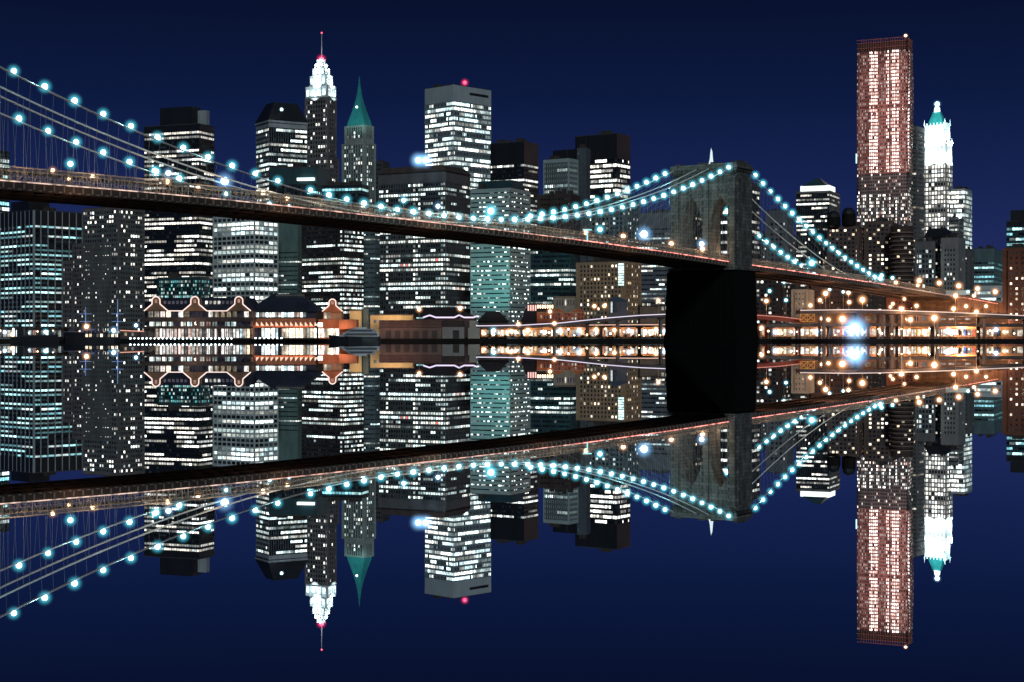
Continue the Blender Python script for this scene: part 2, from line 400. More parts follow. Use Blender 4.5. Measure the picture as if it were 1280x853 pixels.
for off in (-HWC, -3.0, 3.0, HWC):
    for t0, t1 in ((-520, 3.5), (4.5, 286)):
        n = 70; d = MB(); pts = []
        for i in range(n + 1):
            t = t0 + (t1 - t0) * i / n; pts.append(bp(t, off, max(cab(t), road(t) - .5)))
        d.path(pts, .26, 6); d.build('main_cable', cable_m, br)
rods = []
for off in (HWC, -HWC, 3.0, -3.0):
    t = -518
    while t < 165:
        zc = cab(t)
        if zc - road(t) > 2 and not (-6 < t < 14): rods.append((abs(bp(t, off, 0).y), bp(t, off * (DW / HWC if abs(off) > 5 else 1), road(t)), bp(t, off, zc)))
        t += 3.45 if abs(off) > 5 else 6.9
rods.sort(key=lambda r_: r_[0] - (r_[2].z - r_[1].z) * 3)
susp_m = wall('wire_rope', (.30, .33, .36), .5, .1)
for _, a, b2 in rods[:100]:
    d = MB(); d.tube(a, b2, .03, None, 4); d.build('suspender', susp_m, br)
d = MB()
for _, a, b2 in rods[100:]: d.tube(a, b2, .03, None, 4)
tag(d.build('suspender_row', susp_m, br), kind='stuff')
for off in (HWC, -HWC):
    for k in range(1, 13):
        for sg in (-1, 1):
            t = T0 + sg * k * 10.5; d = MB(); d.tube(bp(T0 + sg * 2, off, 77.2), bp(t, off * DW / HWC, road(t) + .5), .035, None, 4); d.build('stay_cable', susp_m, br)

# stone tower
twp = V((0, 0, 0))
def tb(m, n0, n1, d0, d1, z0, z1, mi=0, n0t=None, n1t=None, d0t=None, d1t=None):
    n0t = n0 if n0t is None else n0t; n1t = n1 if n1t is None else n1t; d0t = d0 if d0t is None else d0t; d1t = d1 if d1t is None else d1t
    m.hexa([bp(T0 + d0, n0, z0), bp(T0 + d0, n1, z0), bp(T0 + d1, n1, z0), bp(T0 + d1, n0, z0), bp(T0 + d0t, n0t, z1), bp(T0 + d0t, n1t, z1), bp(T0 + d1t, n1t, z1), bp(T0 + d1t, n0t, z1)][::1], mi)
m = MB()
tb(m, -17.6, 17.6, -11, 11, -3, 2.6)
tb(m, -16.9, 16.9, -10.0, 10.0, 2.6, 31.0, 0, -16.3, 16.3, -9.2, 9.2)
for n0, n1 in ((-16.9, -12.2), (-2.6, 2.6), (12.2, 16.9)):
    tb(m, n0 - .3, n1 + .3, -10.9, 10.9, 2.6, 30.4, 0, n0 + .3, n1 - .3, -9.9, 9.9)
tower = m.build('stone_tower', granite_shade, br)
m = MB(); tb(m, -16.9, 16.9, -10.1, 10.1, 31.0, 32.3); m.build('ledge', granite, tower)
m = MB()
D7 = 4.7
ZS, ZA = 50.0, 63.4
for n0, n1 in ((-15.6, -12), (-2, 2), (12, 15.6)): tb(m, n0, n1, -D7, D7, 32.3, 66)
for c in (-7, 7):
    prof = []; hw, hh = 5.0, ZA - ZS; rad = (hw * hw + hh * hh) / (2 * hw); K = 9
    for i in range(K + 1):
        x = -hw + hw * i / K; prof.append((x, ZS + math.sqrt(max(0, rad * rad - (x - (rad - hw)) ** 2))))
    prof += [(-x, z) for x, z in prof[-2::-1]]
    for (x0, z0), (x1, z1) in zip(prof, prof[1:]):
        m.hexa([bp(T0 - D7, c + x0, z0), bp(T0 - D7, c + x1, z1), bp(T0 + D7, c + x1, z1), bp(T0 + D7, c + x0, z0), bp(T0 - D7, c + x0, 66), bp(T0 - D7, c + x1, 66), bp(T0 + D7, c + x1, 66), bp(T0 + D7, c + x0, 66)])
tb(m, -15.6, 15.6, -D7, D7, 66, 74.2)
for c, hw, dd in ((-14.0, 1.65, 8.4), (0, 1.5, 5.9), (14.0, 1.65, 8.4)):     # buttresses with sloping heads
    tb(m, c - hw, c + hw, -dd, dd, 32.3, 70.6); tb(m, c - hw, c + hw, -dd, dd, 70.6, 73.0, 0, c - hw, c + hw, -4.9, 4.9)
tb(m, -15.5, 15.5, -6.9, 6.9, 73.0, 74.3)
for sg in (-1, 1):
    for dd in (-5.0, 5.0): tb(m, min(sg * 15.6, sg * 16.5), max(sg * 15.6, sg * 16.5), dd - 1.5, dd + 1.5, 32.3, 70.4)
m.build('arched_shaft', granite, tower)
m = MB()
tb(m, -16.2, 16.2, -7.5, 7.5, 74.2, 75.0); tb(m, -16.7, 16.7, -8.1, 8.1, 75.0, 75.8); tb(m, -16.2, 16.2, -7.6, 7.6, 75.8, 77.2)
for i in range(26): n_ = -15.6 + i * 1.25; tb(m, n_ - .25, n_ + .25, -7.9, 7.9, 73.5, 74.9)
for c in (-14.46, -3, 3, 14.46): tb(m, c - 1.3, c + 1.3, -4, 4, 77.2, 78.4)
m.build('cornice', granite, tower)
m = MB(); fp_ = bp(T0, 0, 77.2); m.tube(fp_, fp_ + V((0, 0, 8.2)), .16, .08); m.build('flagpole', white_paint, tower)
flag_m = emit('floodlit_flag', (.8, .95, 1), .9)  # light on the flag is put into its own emission
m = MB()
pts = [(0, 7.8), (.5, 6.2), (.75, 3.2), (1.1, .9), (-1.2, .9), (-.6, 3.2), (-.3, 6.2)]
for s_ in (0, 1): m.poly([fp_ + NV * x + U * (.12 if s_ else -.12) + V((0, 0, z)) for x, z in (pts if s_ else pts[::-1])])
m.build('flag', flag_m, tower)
m = MB(); tb(m, -3.5, 3.5, -1.6, 1.6, 77.2, 78.0); m.build('pedestal', white_paint, tower)

# lamps -------------------------------------------------------------------------------------------
def proto(mats):
    m = MB(); m.ball((0, 0, 0), 1, 12, 8); return m
def unit_mesh(name, mat, seg=14, rings=9):
    m = MB(); m.ball((0, 0, 0), 1, seg, rings); o = m.build(name, mat, None, None, True); me = o.data; bpy.data.objects.remove(o); return me
BULB = {k: unit_mesh('bulb_' + k, v) for k, v in dict(white=lamp_white, warm=lamp_warm, red=lamp_red, cyan=lamp_cyan).items()}
HALO = {k: unit_mesh('globe_' + k, v) for k, v in dict(white=glow_teal, warm=glow_warm, red=glow_pink, cyan=glow_blue).items()}
def lamp(name, label, cat, p, r, kind='white', group=None, pole=None, polemat=None, fac=3.3):
    """A glass globe round a bright bulb; pole = foot of its post."""
    p = V(p); foot = V(pole) if pole is not None else p
    t = thing(name, label, cat, tuple(foot), group)
    for nm, me, k in (('bulb', BULB[kind], r), ('light_halo', HALO[kind], r * fac)):  # halo ball paints the glare round the bulb, neither glass nor mist
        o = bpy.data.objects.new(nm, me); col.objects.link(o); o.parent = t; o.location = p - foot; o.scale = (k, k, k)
    if pole is not None and (p - foot).length > .8:
        m = MB(); m.tube(foot, p, .16, .09, 6); m.build('pole', polemat or steel, t)
    return t
def strand(tlist, off, label, group):
    for i, t in enumerate(tlist):
        p = bp(t, off, max(cab(t), road(t) + 1.6) + .75); dist = p.y
        r = .82 * (dist / 700) ** .33
        lamp('cable_lamp', label, 'lamp', p, r * rng.uniform(.9, 1.08), 'white', group, fac=3.6)
        if i % 3 == 1: point('cable_light', p + V((-1.5, -2.5, 1)), (.45, .95, 1), 500 if t > -160 else 800, .6)
nl = [-7.5 - 8.05 * i for i in range(34)] + [-287 - 9.1 * i for i in range(12)]
strand(nl, HWC, 'small white globe lamp on the near main cable left of the stone tower', 'lamps on the near cable left of the tower')
fl = [-11.5 - 8.05 * i for i in range(14)]
strand(fl, -HWC, 'small white globe lamp on the far main cable left of the stone tower', 'lamps on the far cable left of the tower')
strand([-297.5 - 9.4 * i for i in range(8)], -HWC, 'small white globe lamp on the far cable near the left edge, lower row', 'lamps on the far cable at the left edge')
strand([18 + 7.6 * i for i in range(20)], HWC, 'small white globe lamp on the near cable right of the stone tower', 'lamps on the near cable right of the tower')
strand([81 + 8 * i for i in range(9)], -HWC, 'small white globe lamp on the far cable right of the stone tower', 'lamps on the far cable right of the tower')
def deck_lamp(px, py, kind, r, label, off=0, fac=3.2):
    t, D = tof(px, off); z = zy(py, D)
    return lamp('deck_lamp', label, 'lamp', bp(t, off, z), r * D / F, kind, 'lamps along the bridge deck', bp(t, off, road(t) + .01), fac=fac)
for px, py, lab in ((66, 213.5, 'leftmost amber lamp on the bridge deck'), (116, 221, 'amber lamp on the deck beside the glowing girder post'), (86, 224, 'small amber lamp low between two larger deck lamps at left'), (209.6, 227.6, 'amber deck lamp under the pair of white globes at left'), (248, 235, 'amber deck lamp left of the big white floodlight'),
    (329, 241, 'amber deck lamp in front of the pale stone block'), (359, 248, 'amber deck lamp below the hip roofed tower'), (454, 257.6, 'amber deck lamp between white globes below the green spire'), (536, 267.7, 'amber deck lamp below the blue lamp'), (732.5, 291, 'amber deck lamp halfway between the tower and midspan'), (779, 295.7, 'amber deck lamp just left of the bright white deck floodlight'), (839, 305, 'amber deck lamp at the left edge of the stone tower'), (878, 312, 'amber deck lamp inside the stone tower')):
    deck_lamp(px, py, 'warm', 2.7 if px != 86 else 1.8, lab)
for px, py, r, k, lab in ((88, 205, 2.9, 'white', 'white lamp on a tall post above the left deck'), (281, 226.5, 4.3, 'cyan', 'largest blue white floodlight standing on the left deck'), (282.5, 242.5, 2.0, 'white', 'white lamp just below the largest deck floodlight'),
    (195.5, 214.5, 2.7, 'white', 'left globe of the white pair on the left deck'), (210.5, 216.5, 2.9, 'cyan', 'right globe of the white pair on the left deck'), (504.6, 250.6, 2.2, 'white', 'white deck lamp in front of the dark brick office block'), (547.5, 258, 2.3, 'cyan', 'blue lamp standing above the deck row'),
    (613.6, 264, 3.4, 'white', 'bright white lamp over the deck in front of the striped block'), (750, 287, 2.4, 'white', 'white lamp low on the deck right of the teal post'), (805, 293, 4.0, 'cyan', 'bright blue white floodlight on the deck left of the tower'), (909, 264, 2.4, 'white', 'white lamp seen through the right arch of the tower'), (877, 305, 2.6, 'cyan', 'blue white lamp seen through the left arch of the tower'), (1014.7, 329, 2.6, 'white', 'white lamp on the right hand deck where cables meet'), (337, 255, 1.9, 'white', 'small white lamp hung on the girder below the deck row at left'), (361, 258, 1.5, 'white', 'smallest white lamp hung on the girder at left')):
    deck_lamp(px, py, k, r * 1.12, lab, 12.2 if r < 2.1 else 0, 3.6)
t, D = tof(697)
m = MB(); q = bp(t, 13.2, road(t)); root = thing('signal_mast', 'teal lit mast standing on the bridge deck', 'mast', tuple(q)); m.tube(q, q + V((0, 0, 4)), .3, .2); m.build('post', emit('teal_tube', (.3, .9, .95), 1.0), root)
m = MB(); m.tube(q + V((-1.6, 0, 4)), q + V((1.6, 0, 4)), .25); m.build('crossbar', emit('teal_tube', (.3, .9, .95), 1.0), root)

# masonry approach beyond the side span
app = wall('approach_masonry', (.34, .22, .15), .9, .3, .3, 0, (2.2, .9, .05))
m = MB(); t = 282
while t < 400:
    za, zb_ = road(t), road(t + 16)
    def seg(a, b2, z0a, z0b, z1a, z1b): m.hexa([bp(a, -DW - .5, z0a), bp(a, DW + .5, z0a), bp(b2, DW + .5, z0b), bp(b2, -DW - .5, z0b), bp(a, -DW - .5, z1a), bp(a, DW + .5, z1a), bp(b2, DW + .5, z1b), bp(b2, -DW - .5, z1b)])
    if t == 282: seg(t, t + 16, GZ, GZ, za - .1, zb_ - .1)
    else:
        seg(t, t + 5, GZ, GZ, za - .1, road(t + 5) - .1); K = 10; top = za - 5.2
        f = lambda s_: top - 5.5 + 5.5 * math.sqrt(max(0, 1 - ((s_ - (t + 10.5)) / 5.5) ** 2))
        for i in range(K):
            a, b2 = t + 5 + 11 * i / K, t + 5 + 11 * (i + 1) / K
            seg(a, b2, f(a), f(b2), road(a) - .1, road(b2) - .1)
    t += 16
m.build('masonry_approach', app, br)
m = MB(); t = 282
while t < 398: m.obox(bp(t, DW + .55, road(t) - .1), U * 8 + V((0, 0, road(t + 8) - road(t))), NV * .4, V((0, 0, 1.2))); t += 8
m.build('parapet', app, br)
for t in (40, 110, 175, 230): point('deck_underglow', bp(t, 10, road(t) - 9), (1, .52, .34), 8000 if t > 100 else 2500, 1.0)
for t in (-30, -70): point('tower_glow', bp(t, 0, road(t) + 26), (.35, .95, .95), 4500, 1.0)
for i in range(34): point('roadway_lamp', bp(-455 + i * 22, 8.5 if not -20 < -455 + i * 22 < 25 else 7, road(-455 + i * 22) + 4.6), (1, .68, .42), 1400, .3)
for t in (-440, -360, -285, -215, -150, -90): point('girder_glow', bp(t, DW + 5, road(t) - 6), (1, .6, .38), 800, .8)
for c in (-7, 7): point('arch_glow', bp(T0 - 14, c, 40), (.9, .6, .45), 900, .5)

# ------------------------------------------------------------------ the towers of the far shore
G_TOW = 'office towers of the far shore'
def tower_(name, label, D, th, xl, xc, xr, yt, st, extra=None, n=3, mast=1, cat='building', **kw):
    r_ = broot(name, label, D, xc, cat)
    block(r_, st, D, th, xl, xc, xr, yt, **kw)
    if n: clutter(r_, D, th, xl, xc, xr, yt, n + 3, mast)
    if extra: extra(r_, D, th)
    return r_
def S(**k): return k
# --- left group
tower_('office_tower', 'blue lit tower cut off by the left edge above the bridge', 1250, 30, -70, -6, 12, 188, S(wall=black, span=teal_dk, fh=4.2, bw=4, p=.75, pal='cyan', pf=.1, sf=.35))
def ex(r_, D, th):
    plain(r_, 'penthouse', black, D + 14, th, 14, 36, 62, 251, 264)
tower_('office_tower', 'dark tower with pale vertical fins and cyan lit floors at far left', 950, 42, -34, 42, 104, 263, S(wall=wall('fin_concrete', (.42, .46, .48)), span=black, top=black, fh=2.78, bw=4.75, pf=.12, sf=.5, band=8, p=.62, pal='cyan', dep=.55, s=1.05, fins=1), ex)
def ex(r_, D, th):
    st = S(wall=wall('mauve_brick', (.17, .15, .155)), fh=2.65, bw=1.9, pf=.34, sf=.5, p=.2, mode='scatter', pal='white', win='punch', n=14, dep=.3, s=1.2)
    block(r_, st, D + 3, th, 90, 140, 160, 303, wname='lower_tier'); block(r_, st, D + 5, th, 78, 140, 160, 324, wname='lower_tier')
tower_('apartment_tower', 'stepped mauve apartment tower with scattered small lit windows', 905, 33, 103, 148, 181, 259, S(wall=wall('mauve_brick', (.17, .15, .155)), span=wall('greenish_brick', (.15, .19, .175)), fh=2.65, bw=1.9, pf=.34, sf=.48, p=.24, mode='scatter', pal='white', win='punch', n=72, dep=.3, s=1.6), ex)
def ex(r_, D, th):
    plain(r_, 'penthouse', black, D + 5, th, 200, 240, 251, 133, 156); plain(r_, 'penthouse', grey_con, D + 9, th, 247, 258, 262, 138, 156)
tower_('office_tower', 'broad black tower with a stepped dark top at left', 1100, 22, 180, 249, 268, 155, S(wall=black, span=black, fh=3.15, bw=3.3, pf=.05, sf=.45, p=.52, pal='white', band=4, s=1.35), ex, 2, 1)
tower_('glass_annex', 'low teal glass annex behind the gabled pier pavilion', 960, 20, 196, 251, 263, 347, S(wall=teal_dk, span=teal_dk, fh=2.2, bw=2.2, pf=.2, sf=.35, p=.9, mode='scatter', pal='teal', s=.5), None, 2)
tower_('office_tower', 'white grid fronted office block under the left deck', 985, 36, 266, 318, 348, 268, S(wall=white_con, span=white_con, fh=2.85, bw=4.3, pf=.11, sf=.3, p=.62, pal='cool', dep=.5, s=1.35, fins=1), None, 3)
tower_('office_block', 'plain grey green slab between white grid block and dark ribbon tower', 1020, 20, 344, 372, 379, 262, S(wall=wall('sage_panel', (.17, .25, .235)), fh=3.0, bw=3.2, pf=.04, sf=.62, p=.4, pal='cool', band=26, s=1.2), None, 2)
def ex(r_, D, th):
    hiproof(r_, D, th, 320, 336, 384, 150, 126, .42, black, name='roof'); plain(r_, 'cornice', grey_con, D - 1, th, 318.5, 335.5, 385, 149.6, 152.5)
    q = at(352, 137, D - 4); lamp('roof_lamp', 'small white lamp on the sloping black roof', 'lamp', q, 1.1, 'white', fac=2.4)
tower_('office_tower', 'bright banded tower under a dark truncated hip roof', 1300, 58, 320, 336, 384, 151, S(wall=grey_con, span=black, fh=4.0, bw=3.4, pf=.03, sf=.42, p=.85, pal='cool', band=5, s=1.4), ex, 0, roof=False)
def ex(r_, D, th):
    m = emit('lit_cornice', (.85, 1, 1), 1.5); plain(r_, 'lit_sign_band', m, D - 2.4, th, 371, 392, 394, 222, 225.5)
tower_('low_office_block', 'low dark teal block with one bright band below hip roofed tower', 1150, 12, 336, 396, 412, 209, S(wall=teal_dk, span=black, fh=4.2, bw=4, pf=.1, sf=.5, p=.3, pal='cyan', band=12, s=.9), ex, 3)
tower_('low_office_block', 'low black block beneath the green spired tower', 1120, 14, 402, 452, 461, 231, S(wall=black, span=teal_dk, fh=4, bw=4, pf=.1, sf=.5, p=.25, pal='cyan', s=.8), None, 3)
tower_('office_block', 'narrow unlit block right of the green spired tower', 1450, 20, 466, 479, 487, 202, S(wall=stone_dark, fh=4, bw=4, pf=.3, sf=.5, p=.06, mode='scatter', pal='white', s=.5), None, 1)

# --- floodlit white crowned skyscraper
def skyscraper_crown():
    D, th = 1350, 28
    r_ = broot('crowned_skyscraper', 'slender stone skyscraper with a floodlit white stepped crown and red beacon', D, 410)
    st = S(wall=wall('taupe_stone', (.20, .185, .18)), fh=3.8, bw=2.7, pf=.38, sf=.42, p=.15, mode='scatter', pal='white', win='punch', n=100, vis=240, dep=.4, s=1.3, base=6, band=2)
    block(r_, st, D, th, 381, 410, 421, 121, roof=False)
    block(r_, dict(st, n=0, p=.12), D - 1.2, th, 379, 410.5, 424, 196, wname='lower_tier')
    cm = wall('crown_limestone', (.75, .78, .76), .8, .12)
    tiers = [(382, 409.5, 420, 122, 106), (387.5, 407.5, 416, 106, 92.5), (390.5, 405.5, 412.5, 92.5, 83), (393, 404, 409.5, 83, 77), (396, 403, 406.5, 77, 71.5)]
    crown = None
    for i, (a, c, e, y0, y1) in enumerate(tiers):
        dd = D + 3 + i * 2.2; m = MB(); C, L, Q, wl, wr = frame(dd, th, a, c, e); z0, z1 = zy(y0, D), zy(y1, D)
        m.obox(C + V((0, 0, z0)), L * wl, Q * wr, (0, 0, z1 - z0 - .02))
        for k in range(4):
            for T, w_, N in ((L, wl, -Q), (Q, wr, -L)):
                m.obox(C + T * (w_ * (k + .1) / 4) + N * .5 + V((0, 0, z0)), T * (w_ * .055), -N * .6, (0, 0, (z1 - z0) * 1.06))
        o = m.build('crown_tier', cm, r_)
        for k in range(4):
            for T, w_, N in ((L, wl, -Q), (Q, wr, -L)):
                g = MB(); p0 = C + T * (w_ * (k + .32) / 4) + N * .06 + V((0, 0, z0 + (z1 - z0) * .25)); a1 = T * (w_ * .13); up = V((0, 0, (z1 - z0) * .5)); pts = [p0, p0 + a1, p0 + a1 + up, p0 + up]
                g.poly(pts if N == -L else pts[::-1], (1.3, 1.6, 1.6)); g.build('window', GLASS, o)
        f0 = C - Q * 9 - L * 2 + V((0, 0, z0 + 1)); k = 1.0 if i < 2 else .55
        h_ = z1 - z0
        spot('crown_floodlight', C + L * wl * .5 - Q * 7 + V((0, 0, z0 - 3)), C + L * wl * .5 + V((0, 0, z0 + h_ * .8)), (.70, .95, 1), 12500 * k, 95, r_)
        spot('crown_floodlight', C + Q * wr * .5 - L * 7 + V((0, 0, z0 - 3)), C + Q * wr * .5 + V((0, 0, z0 + h_ * .8)), (.70, .95, 1), 9500 * k, 95, r_)
    C, L, Q, wl, wr = frame(D + 14, th, 398, 402.5, 404.5); m = MB(); c = C + L * wl / 2 + Q * 2.2
    m.tube(c + V((0, 0, zy(72, D))), c + V((0, 0, zy(68, D))), 2.2, 1.4, 8); m.build('beacon_drum', emit('beacon_drum_pink', (1, .32, .4), 1.6), r_)
    m = MB(); m.tube(c + V((0, 0, zy(68, D))), c + V((0, 0, zy(37, D))), .5, .22, 6); m.build('mast', wall('mast_grey', (.4, .35, .38)), r_)
    lamp('beacon', 'red beacon low on the mast of the white crowned skyscraper', 'beacon', c + V((0, -2.6, zy(70.5, D))), 1.7, 'red')
    lamp('beacon', 'tiny red beacon on the tip of the tallest mast', 'beacon', c + V((0, 0, zy(36.5, D))), .7, 'red', fac=2.4)
skyscraper_crown()
# --- green pyramid tower
def green_spire():
    D, th = 1420, 33
    r_ = broot('spired_skyscraper', 'stone skyscraper with a green copper pyramid roof and thin spire', D, 456)
    sg = wall('pale_limestone', (.40, .45, .41))
    st = S(wall=sg, span=wall('limestone_shade', (.16, .18, .17)), fh=3.7, bw=2.6, pf=.42, sf=.35, p=.36, mode='scatter', pal='cool', win='punch', n=100, vis=240, dep=.6, s=1.15, band=1.5)
    block(r_, st, D, th, 427, 456, 470, 178, roof=False)
    block(r_, dict(st, n=14, p=.25), D + 3, th, 430.5, 455.5, 467.5, 156, 178, roof=False, wname='upper_tier')
    C, L, Q, wl, wr = frame(D + 4, th, 433, 455, 465.5); mid = C + L * wl / 2 + Q * wr / 2
    m = MB(); prev = None
    prof = [(157, 1.0), (151, .9), (143, .72), (135, .54), (127, .38), (120, .26), (113, .17), (106, .11), (100, .065), (92, .012)]
    for y, k in prof:
        ring = [mid + (C - mid) * k, mid + (C + Q * wr - mid) * k, mid + (C + L * wl + Q * wr - mid) * k, mid + (C + L * wl - mid) * k]
        ring = [p + V((0, 0, zy(y, D))) for p in ring]
        if prev: m.frustum(prev, ring)
        prev = ring
    rf = m.build('pyramid_roof', green_cop, r_)
    for y, k in ((146, .72), (138, .52)):
        g = MB(); p0 = mid + (C - mid) * k + L * wl * k * .5 - Q * .9 + V((0, 0, zy(y, D))); g.obox(p0, L * 1.8, Q * 2.2, (0, 0, 2.6)); g.build('dormer', green_cop, rf)
    lamp('roof_lamp', 'white lamp high on the green copper pyramid', 'lamp', at(446, 134, D - 10), .9, 'white', fac=2.4)
    for sx, p in ((-1, 16000), (1, 13000)): spot('roof_floodlight', (mid.x + sx * 14, D - 22, zy(158, D)), (mid.x, mid.y, zy(133, D)), (.5, 1, .95), p * .5, 80, r_)
green_spire()
# --- centre
def ex(r_, D, th):
    hiproof(r_, D, th, 473, 557, 588, 213.5, 205.5, .16, brown_dk)
def hookcols(P, nf, n0, n):
    for j in range(nf):
        for i in range(n):
            if i in (3, 14, 15, 16, 25, 26) and rng.random() < .75: P[j][i] = litc('cool', 1.2)
            if sum(P[j][i]) > .3 and rng.random() < .006: P[j][i] = (1.1, .25, .2)
tower_('office_tower', 'wide brown grey office block with a low sloping roof and broken lit rows', 1000, 27, 473, 557, 588, 213, S(wall=wall('umber_stone', (.15, .135, .14)), span=wall('umber_stone_dark', (.085, .08, .085)), fh=2.95, bw=2.9, pf=.16, sf=.42, p=.42, pal='cool', band=7, dep=.4, s=1.15, hook=hookcols), ex, 0, roof=False)
q = at(528, 200.5, 985)
lamp('roof_floodlight', 'broad cyan floodlight glaring on the brown office block roof', 'floodlight', q + V((-2.6, 0, 0)), 1.7, 'cyan', None, q + V((-2.6, 0, -4.5)), fac=4.2)
lamp('roof_floodlight', 'second cyan floodlight beside the broad one on the brown roof', 'floodlight', q + V((2.0, 0, 0)), 1.7, 'cyan', None, q + V((2.0, 0, -4.5)), fac=4.2)
def hookr(P, nf, n0, n):
    for j in range(nf):
        for i in range(n):
            if i >= n0 - 1 and rng.random() < .8 and j % 7 != 3: P[j][i] = litc('cool', 1.3)
tower_('office_tower', 'dark brown tower with a bright lit corner under the deck', 965, 36, 377, 428, 455, 262, S(wall=brown_dk, span=wall('brown_black', (.05, .04, .042)), fh=2.75, bw=3.1, pf=.05, sf=.46, p=.36, pal='cool', s=1.25, hook=hookr), None, 2)
tower_('office_block', 'narrow slate block with sparse short lit strips under the deck', 978, 24, 454, 469, 475, 264, S(wall=wall('slate_panel', (.11, .15, .165)), fh=2.9, bw=3, pf=.08, sf=.6, p=.3, pal='cool', s=1.1), None, 1)
def ex(r_, D, th):
    lamp('beacon', 'red beacon on top of the tall white office tower', 'beacon', at(581, 103.5, D + 14), 1.35, 'red', None, at(581, 109, D + 14))
    m = MB(); C, L, Q, wl, wr = frame(D, th, 531, 567, 614)
    m.obox(C - L * .12 + Q * wr * .42 + V((0, 0, zy(116, D))), Q * wr * .5, -L * .06, (0, 0, 2.0)); m.build('roof_lettering_bar', black, r_)
tower_('office_tower', 'tall white office tower with a blank top band and red beacon', 1250, 44, 531, 567, 614, 106, S(wall=wall('pale_metal', (.46, .52, .53), .6, .12), span=wall('pale_blue_metal', (.20, .27, .30), .5, .2), fh=3.85, bw=2.6, pf=.15, sf=.34, p=.98, pal='cool', band=12.5, dep=.4, s=1.6), ex, 2)
tower_('office_tower', 'black tower with a dark cap right of the tall white tower', 1205, 30, 613, 655, 673, 177, S(wall=black, span=black, fh=3.7, bw=2.4, pf=.06, sf=.5, p=.6, pal='white', band=16, s=1.25), None, 2)
def ex(r_, D, th): plain(r_, 'penthouse', teal_dk, D + 6, th, 598, 640, 654, 225, 236)
tower_('office_block', 'striped teal and grey block wider than its neighbours under the deck', 940, 26, 588, 638, 663, 235, S(wall=wall('striped_panel', (.40, .45, .45), .7, .12), span=wall('striped_panel', (.40, .45, .45)), fh=2.72, bw=2.3, pf=.0, sf=.62, p=.3, mode='scatter', pal='cool', dep=.5, s=1.3), ex, 2)
for x, p in ((596, 30000), (612, 34000), (628, 26000)):
    q = at(x, 384, 940 - 34); spot('facade_floodlight', q, at(x + 2, 330, 950), (.12, .95, .88), p * .42, 80)
tower_('office_tower', 'dark teal glass block with bright white strips below the deck', 1000, 24, 655, 713, 722, 292, S(wall=teal_dk, span=teal_dk, fh=2.9, bw=2.6, pf=.06, sf=.45, p=.45, pal='cool', s=1.3), None, 2)
tower_('brick_block', 'blank red brown brick block behind the bridge cables', 1090, 22, 671, 714, 725, 243, S(wall=brown_dk, fh=3.6, bw=4, pf=.4, sf=.6, p=.04, mode='scatter', pal='white', s=.6), None, 2)
def ex(r_, D, th): plain(r_, 'penthouse', black, D + 14, th, 691, 726, 737, 186, 200)
tower_('office_tower', 'pale tower of close vertical fins left of the black tower', 1150, 34, 679, 711, 723, 198, S(wall=wall('fin_metal', (.42, .50, .49), .6, .1), span=black, fh=3.7, bw=2.7, pf=.32, sf=.38, p=.26, pal='cool', band=2.5, dep=.8, s=1.3), ex, 1)
tower_('office_block', 'narrow grey slab between finned tower and black tower', 1162, 20, 721, 733, 738, 186, S(wall=wall('slate_grey', (.10, .12, .14)), fh=4, bw=3, pf=.3, sf=.8, p=.03, mode='scatter', pal='cool', s=.5), None, 1)
tower_('office_tower', 'black flat topped tower with bright rows left of the stone bridge tower', 1200, 34, 719, 771, 788, 167, S(wall=black, span=black, fh=3.75, bw=2.8, pf=.07, sf=.38, p=.95, pal='white', band=18, s=1.6), None, 2)
tower_('apartment_block', 'grey apartment block with scattered lights behind the near cables', 1060, 30, 735, 783, 800, 250, S(wall=wall('grey_teal_stone', (.13, .17, .18)), fh=3.1, bw=2.5, pf=.35, sf=.5, p=.22, mode='scatter', pal='cool', win='punch', n=80, vis=310, s=1.0), None, 3)
tower_('office_block', 'grey block with long lit strips behind the left leg of the tower', 1030, 18, 798, 838, 848, 266, S(wall=wall('slate_blue_panel', (.14, .16, .185)), span=wall('slate_blue_panel', (.14, .16, .185)), fh=3.0, bw=3.2, pf=.03, sf=.55, p=.55, pal='cool', band=9, s=1.2), None, 2)
def hookst(P, nf, n0, n):
    for j in range(nf):
        if j > nf * .42: P[j][n0 - 1] = (1.1, 1.5, 1.45)
def ex(r_, D, th):
    C, L, Q, wl, wr = frame(D, th, 720, 781, 802); m = MB(); z0, z1 = zy(357, D), zy(328.5, D)
    for k in range(9): m.obox(C + L * .6 - Q * .12 + V((0, 0, z0 + (z1 - z0) * k / 9)), L * 3.6, Q * .1, (0, 0, (z1 - z0) / 9 * .72), 0, (1.0, 1.45, 1.4))
    m.build('lit_stairwell', GLASS, r_)
tower_('apartment_block', 'beige brick apartment block with a bright white stairwell', 930, 30, 720, 781, 802, 327, S(wall=wall('beige_brick', (.33, .25, .17), .85, .2), fh=2.45, bw=2.3, pf=.5, sf=.45, p=.22, mode='scatter', pal='warm', win='punch', n=100, vis=390, dep=.3, s=1.2), ex, 3)
tower_('apartment_block', 'dark narrow tower seen through the left arch', 1250, 25, 861, 872, 878, 262, S(wall=black, fh=3.8, bw=2.6, pf=.3, sf=.45, p=.5, pal='warm', s=1.1), None, 1)
tower_('office_tower', 'dark tower with bright windows seen through the right arch', 1200, 30, 893, 938, 950, 228, S(wall=black, fh=3.7, bw=2.7, pf=.2, sf=.4, p=.5, pal='white', s=1.3, band=5), None, 1)
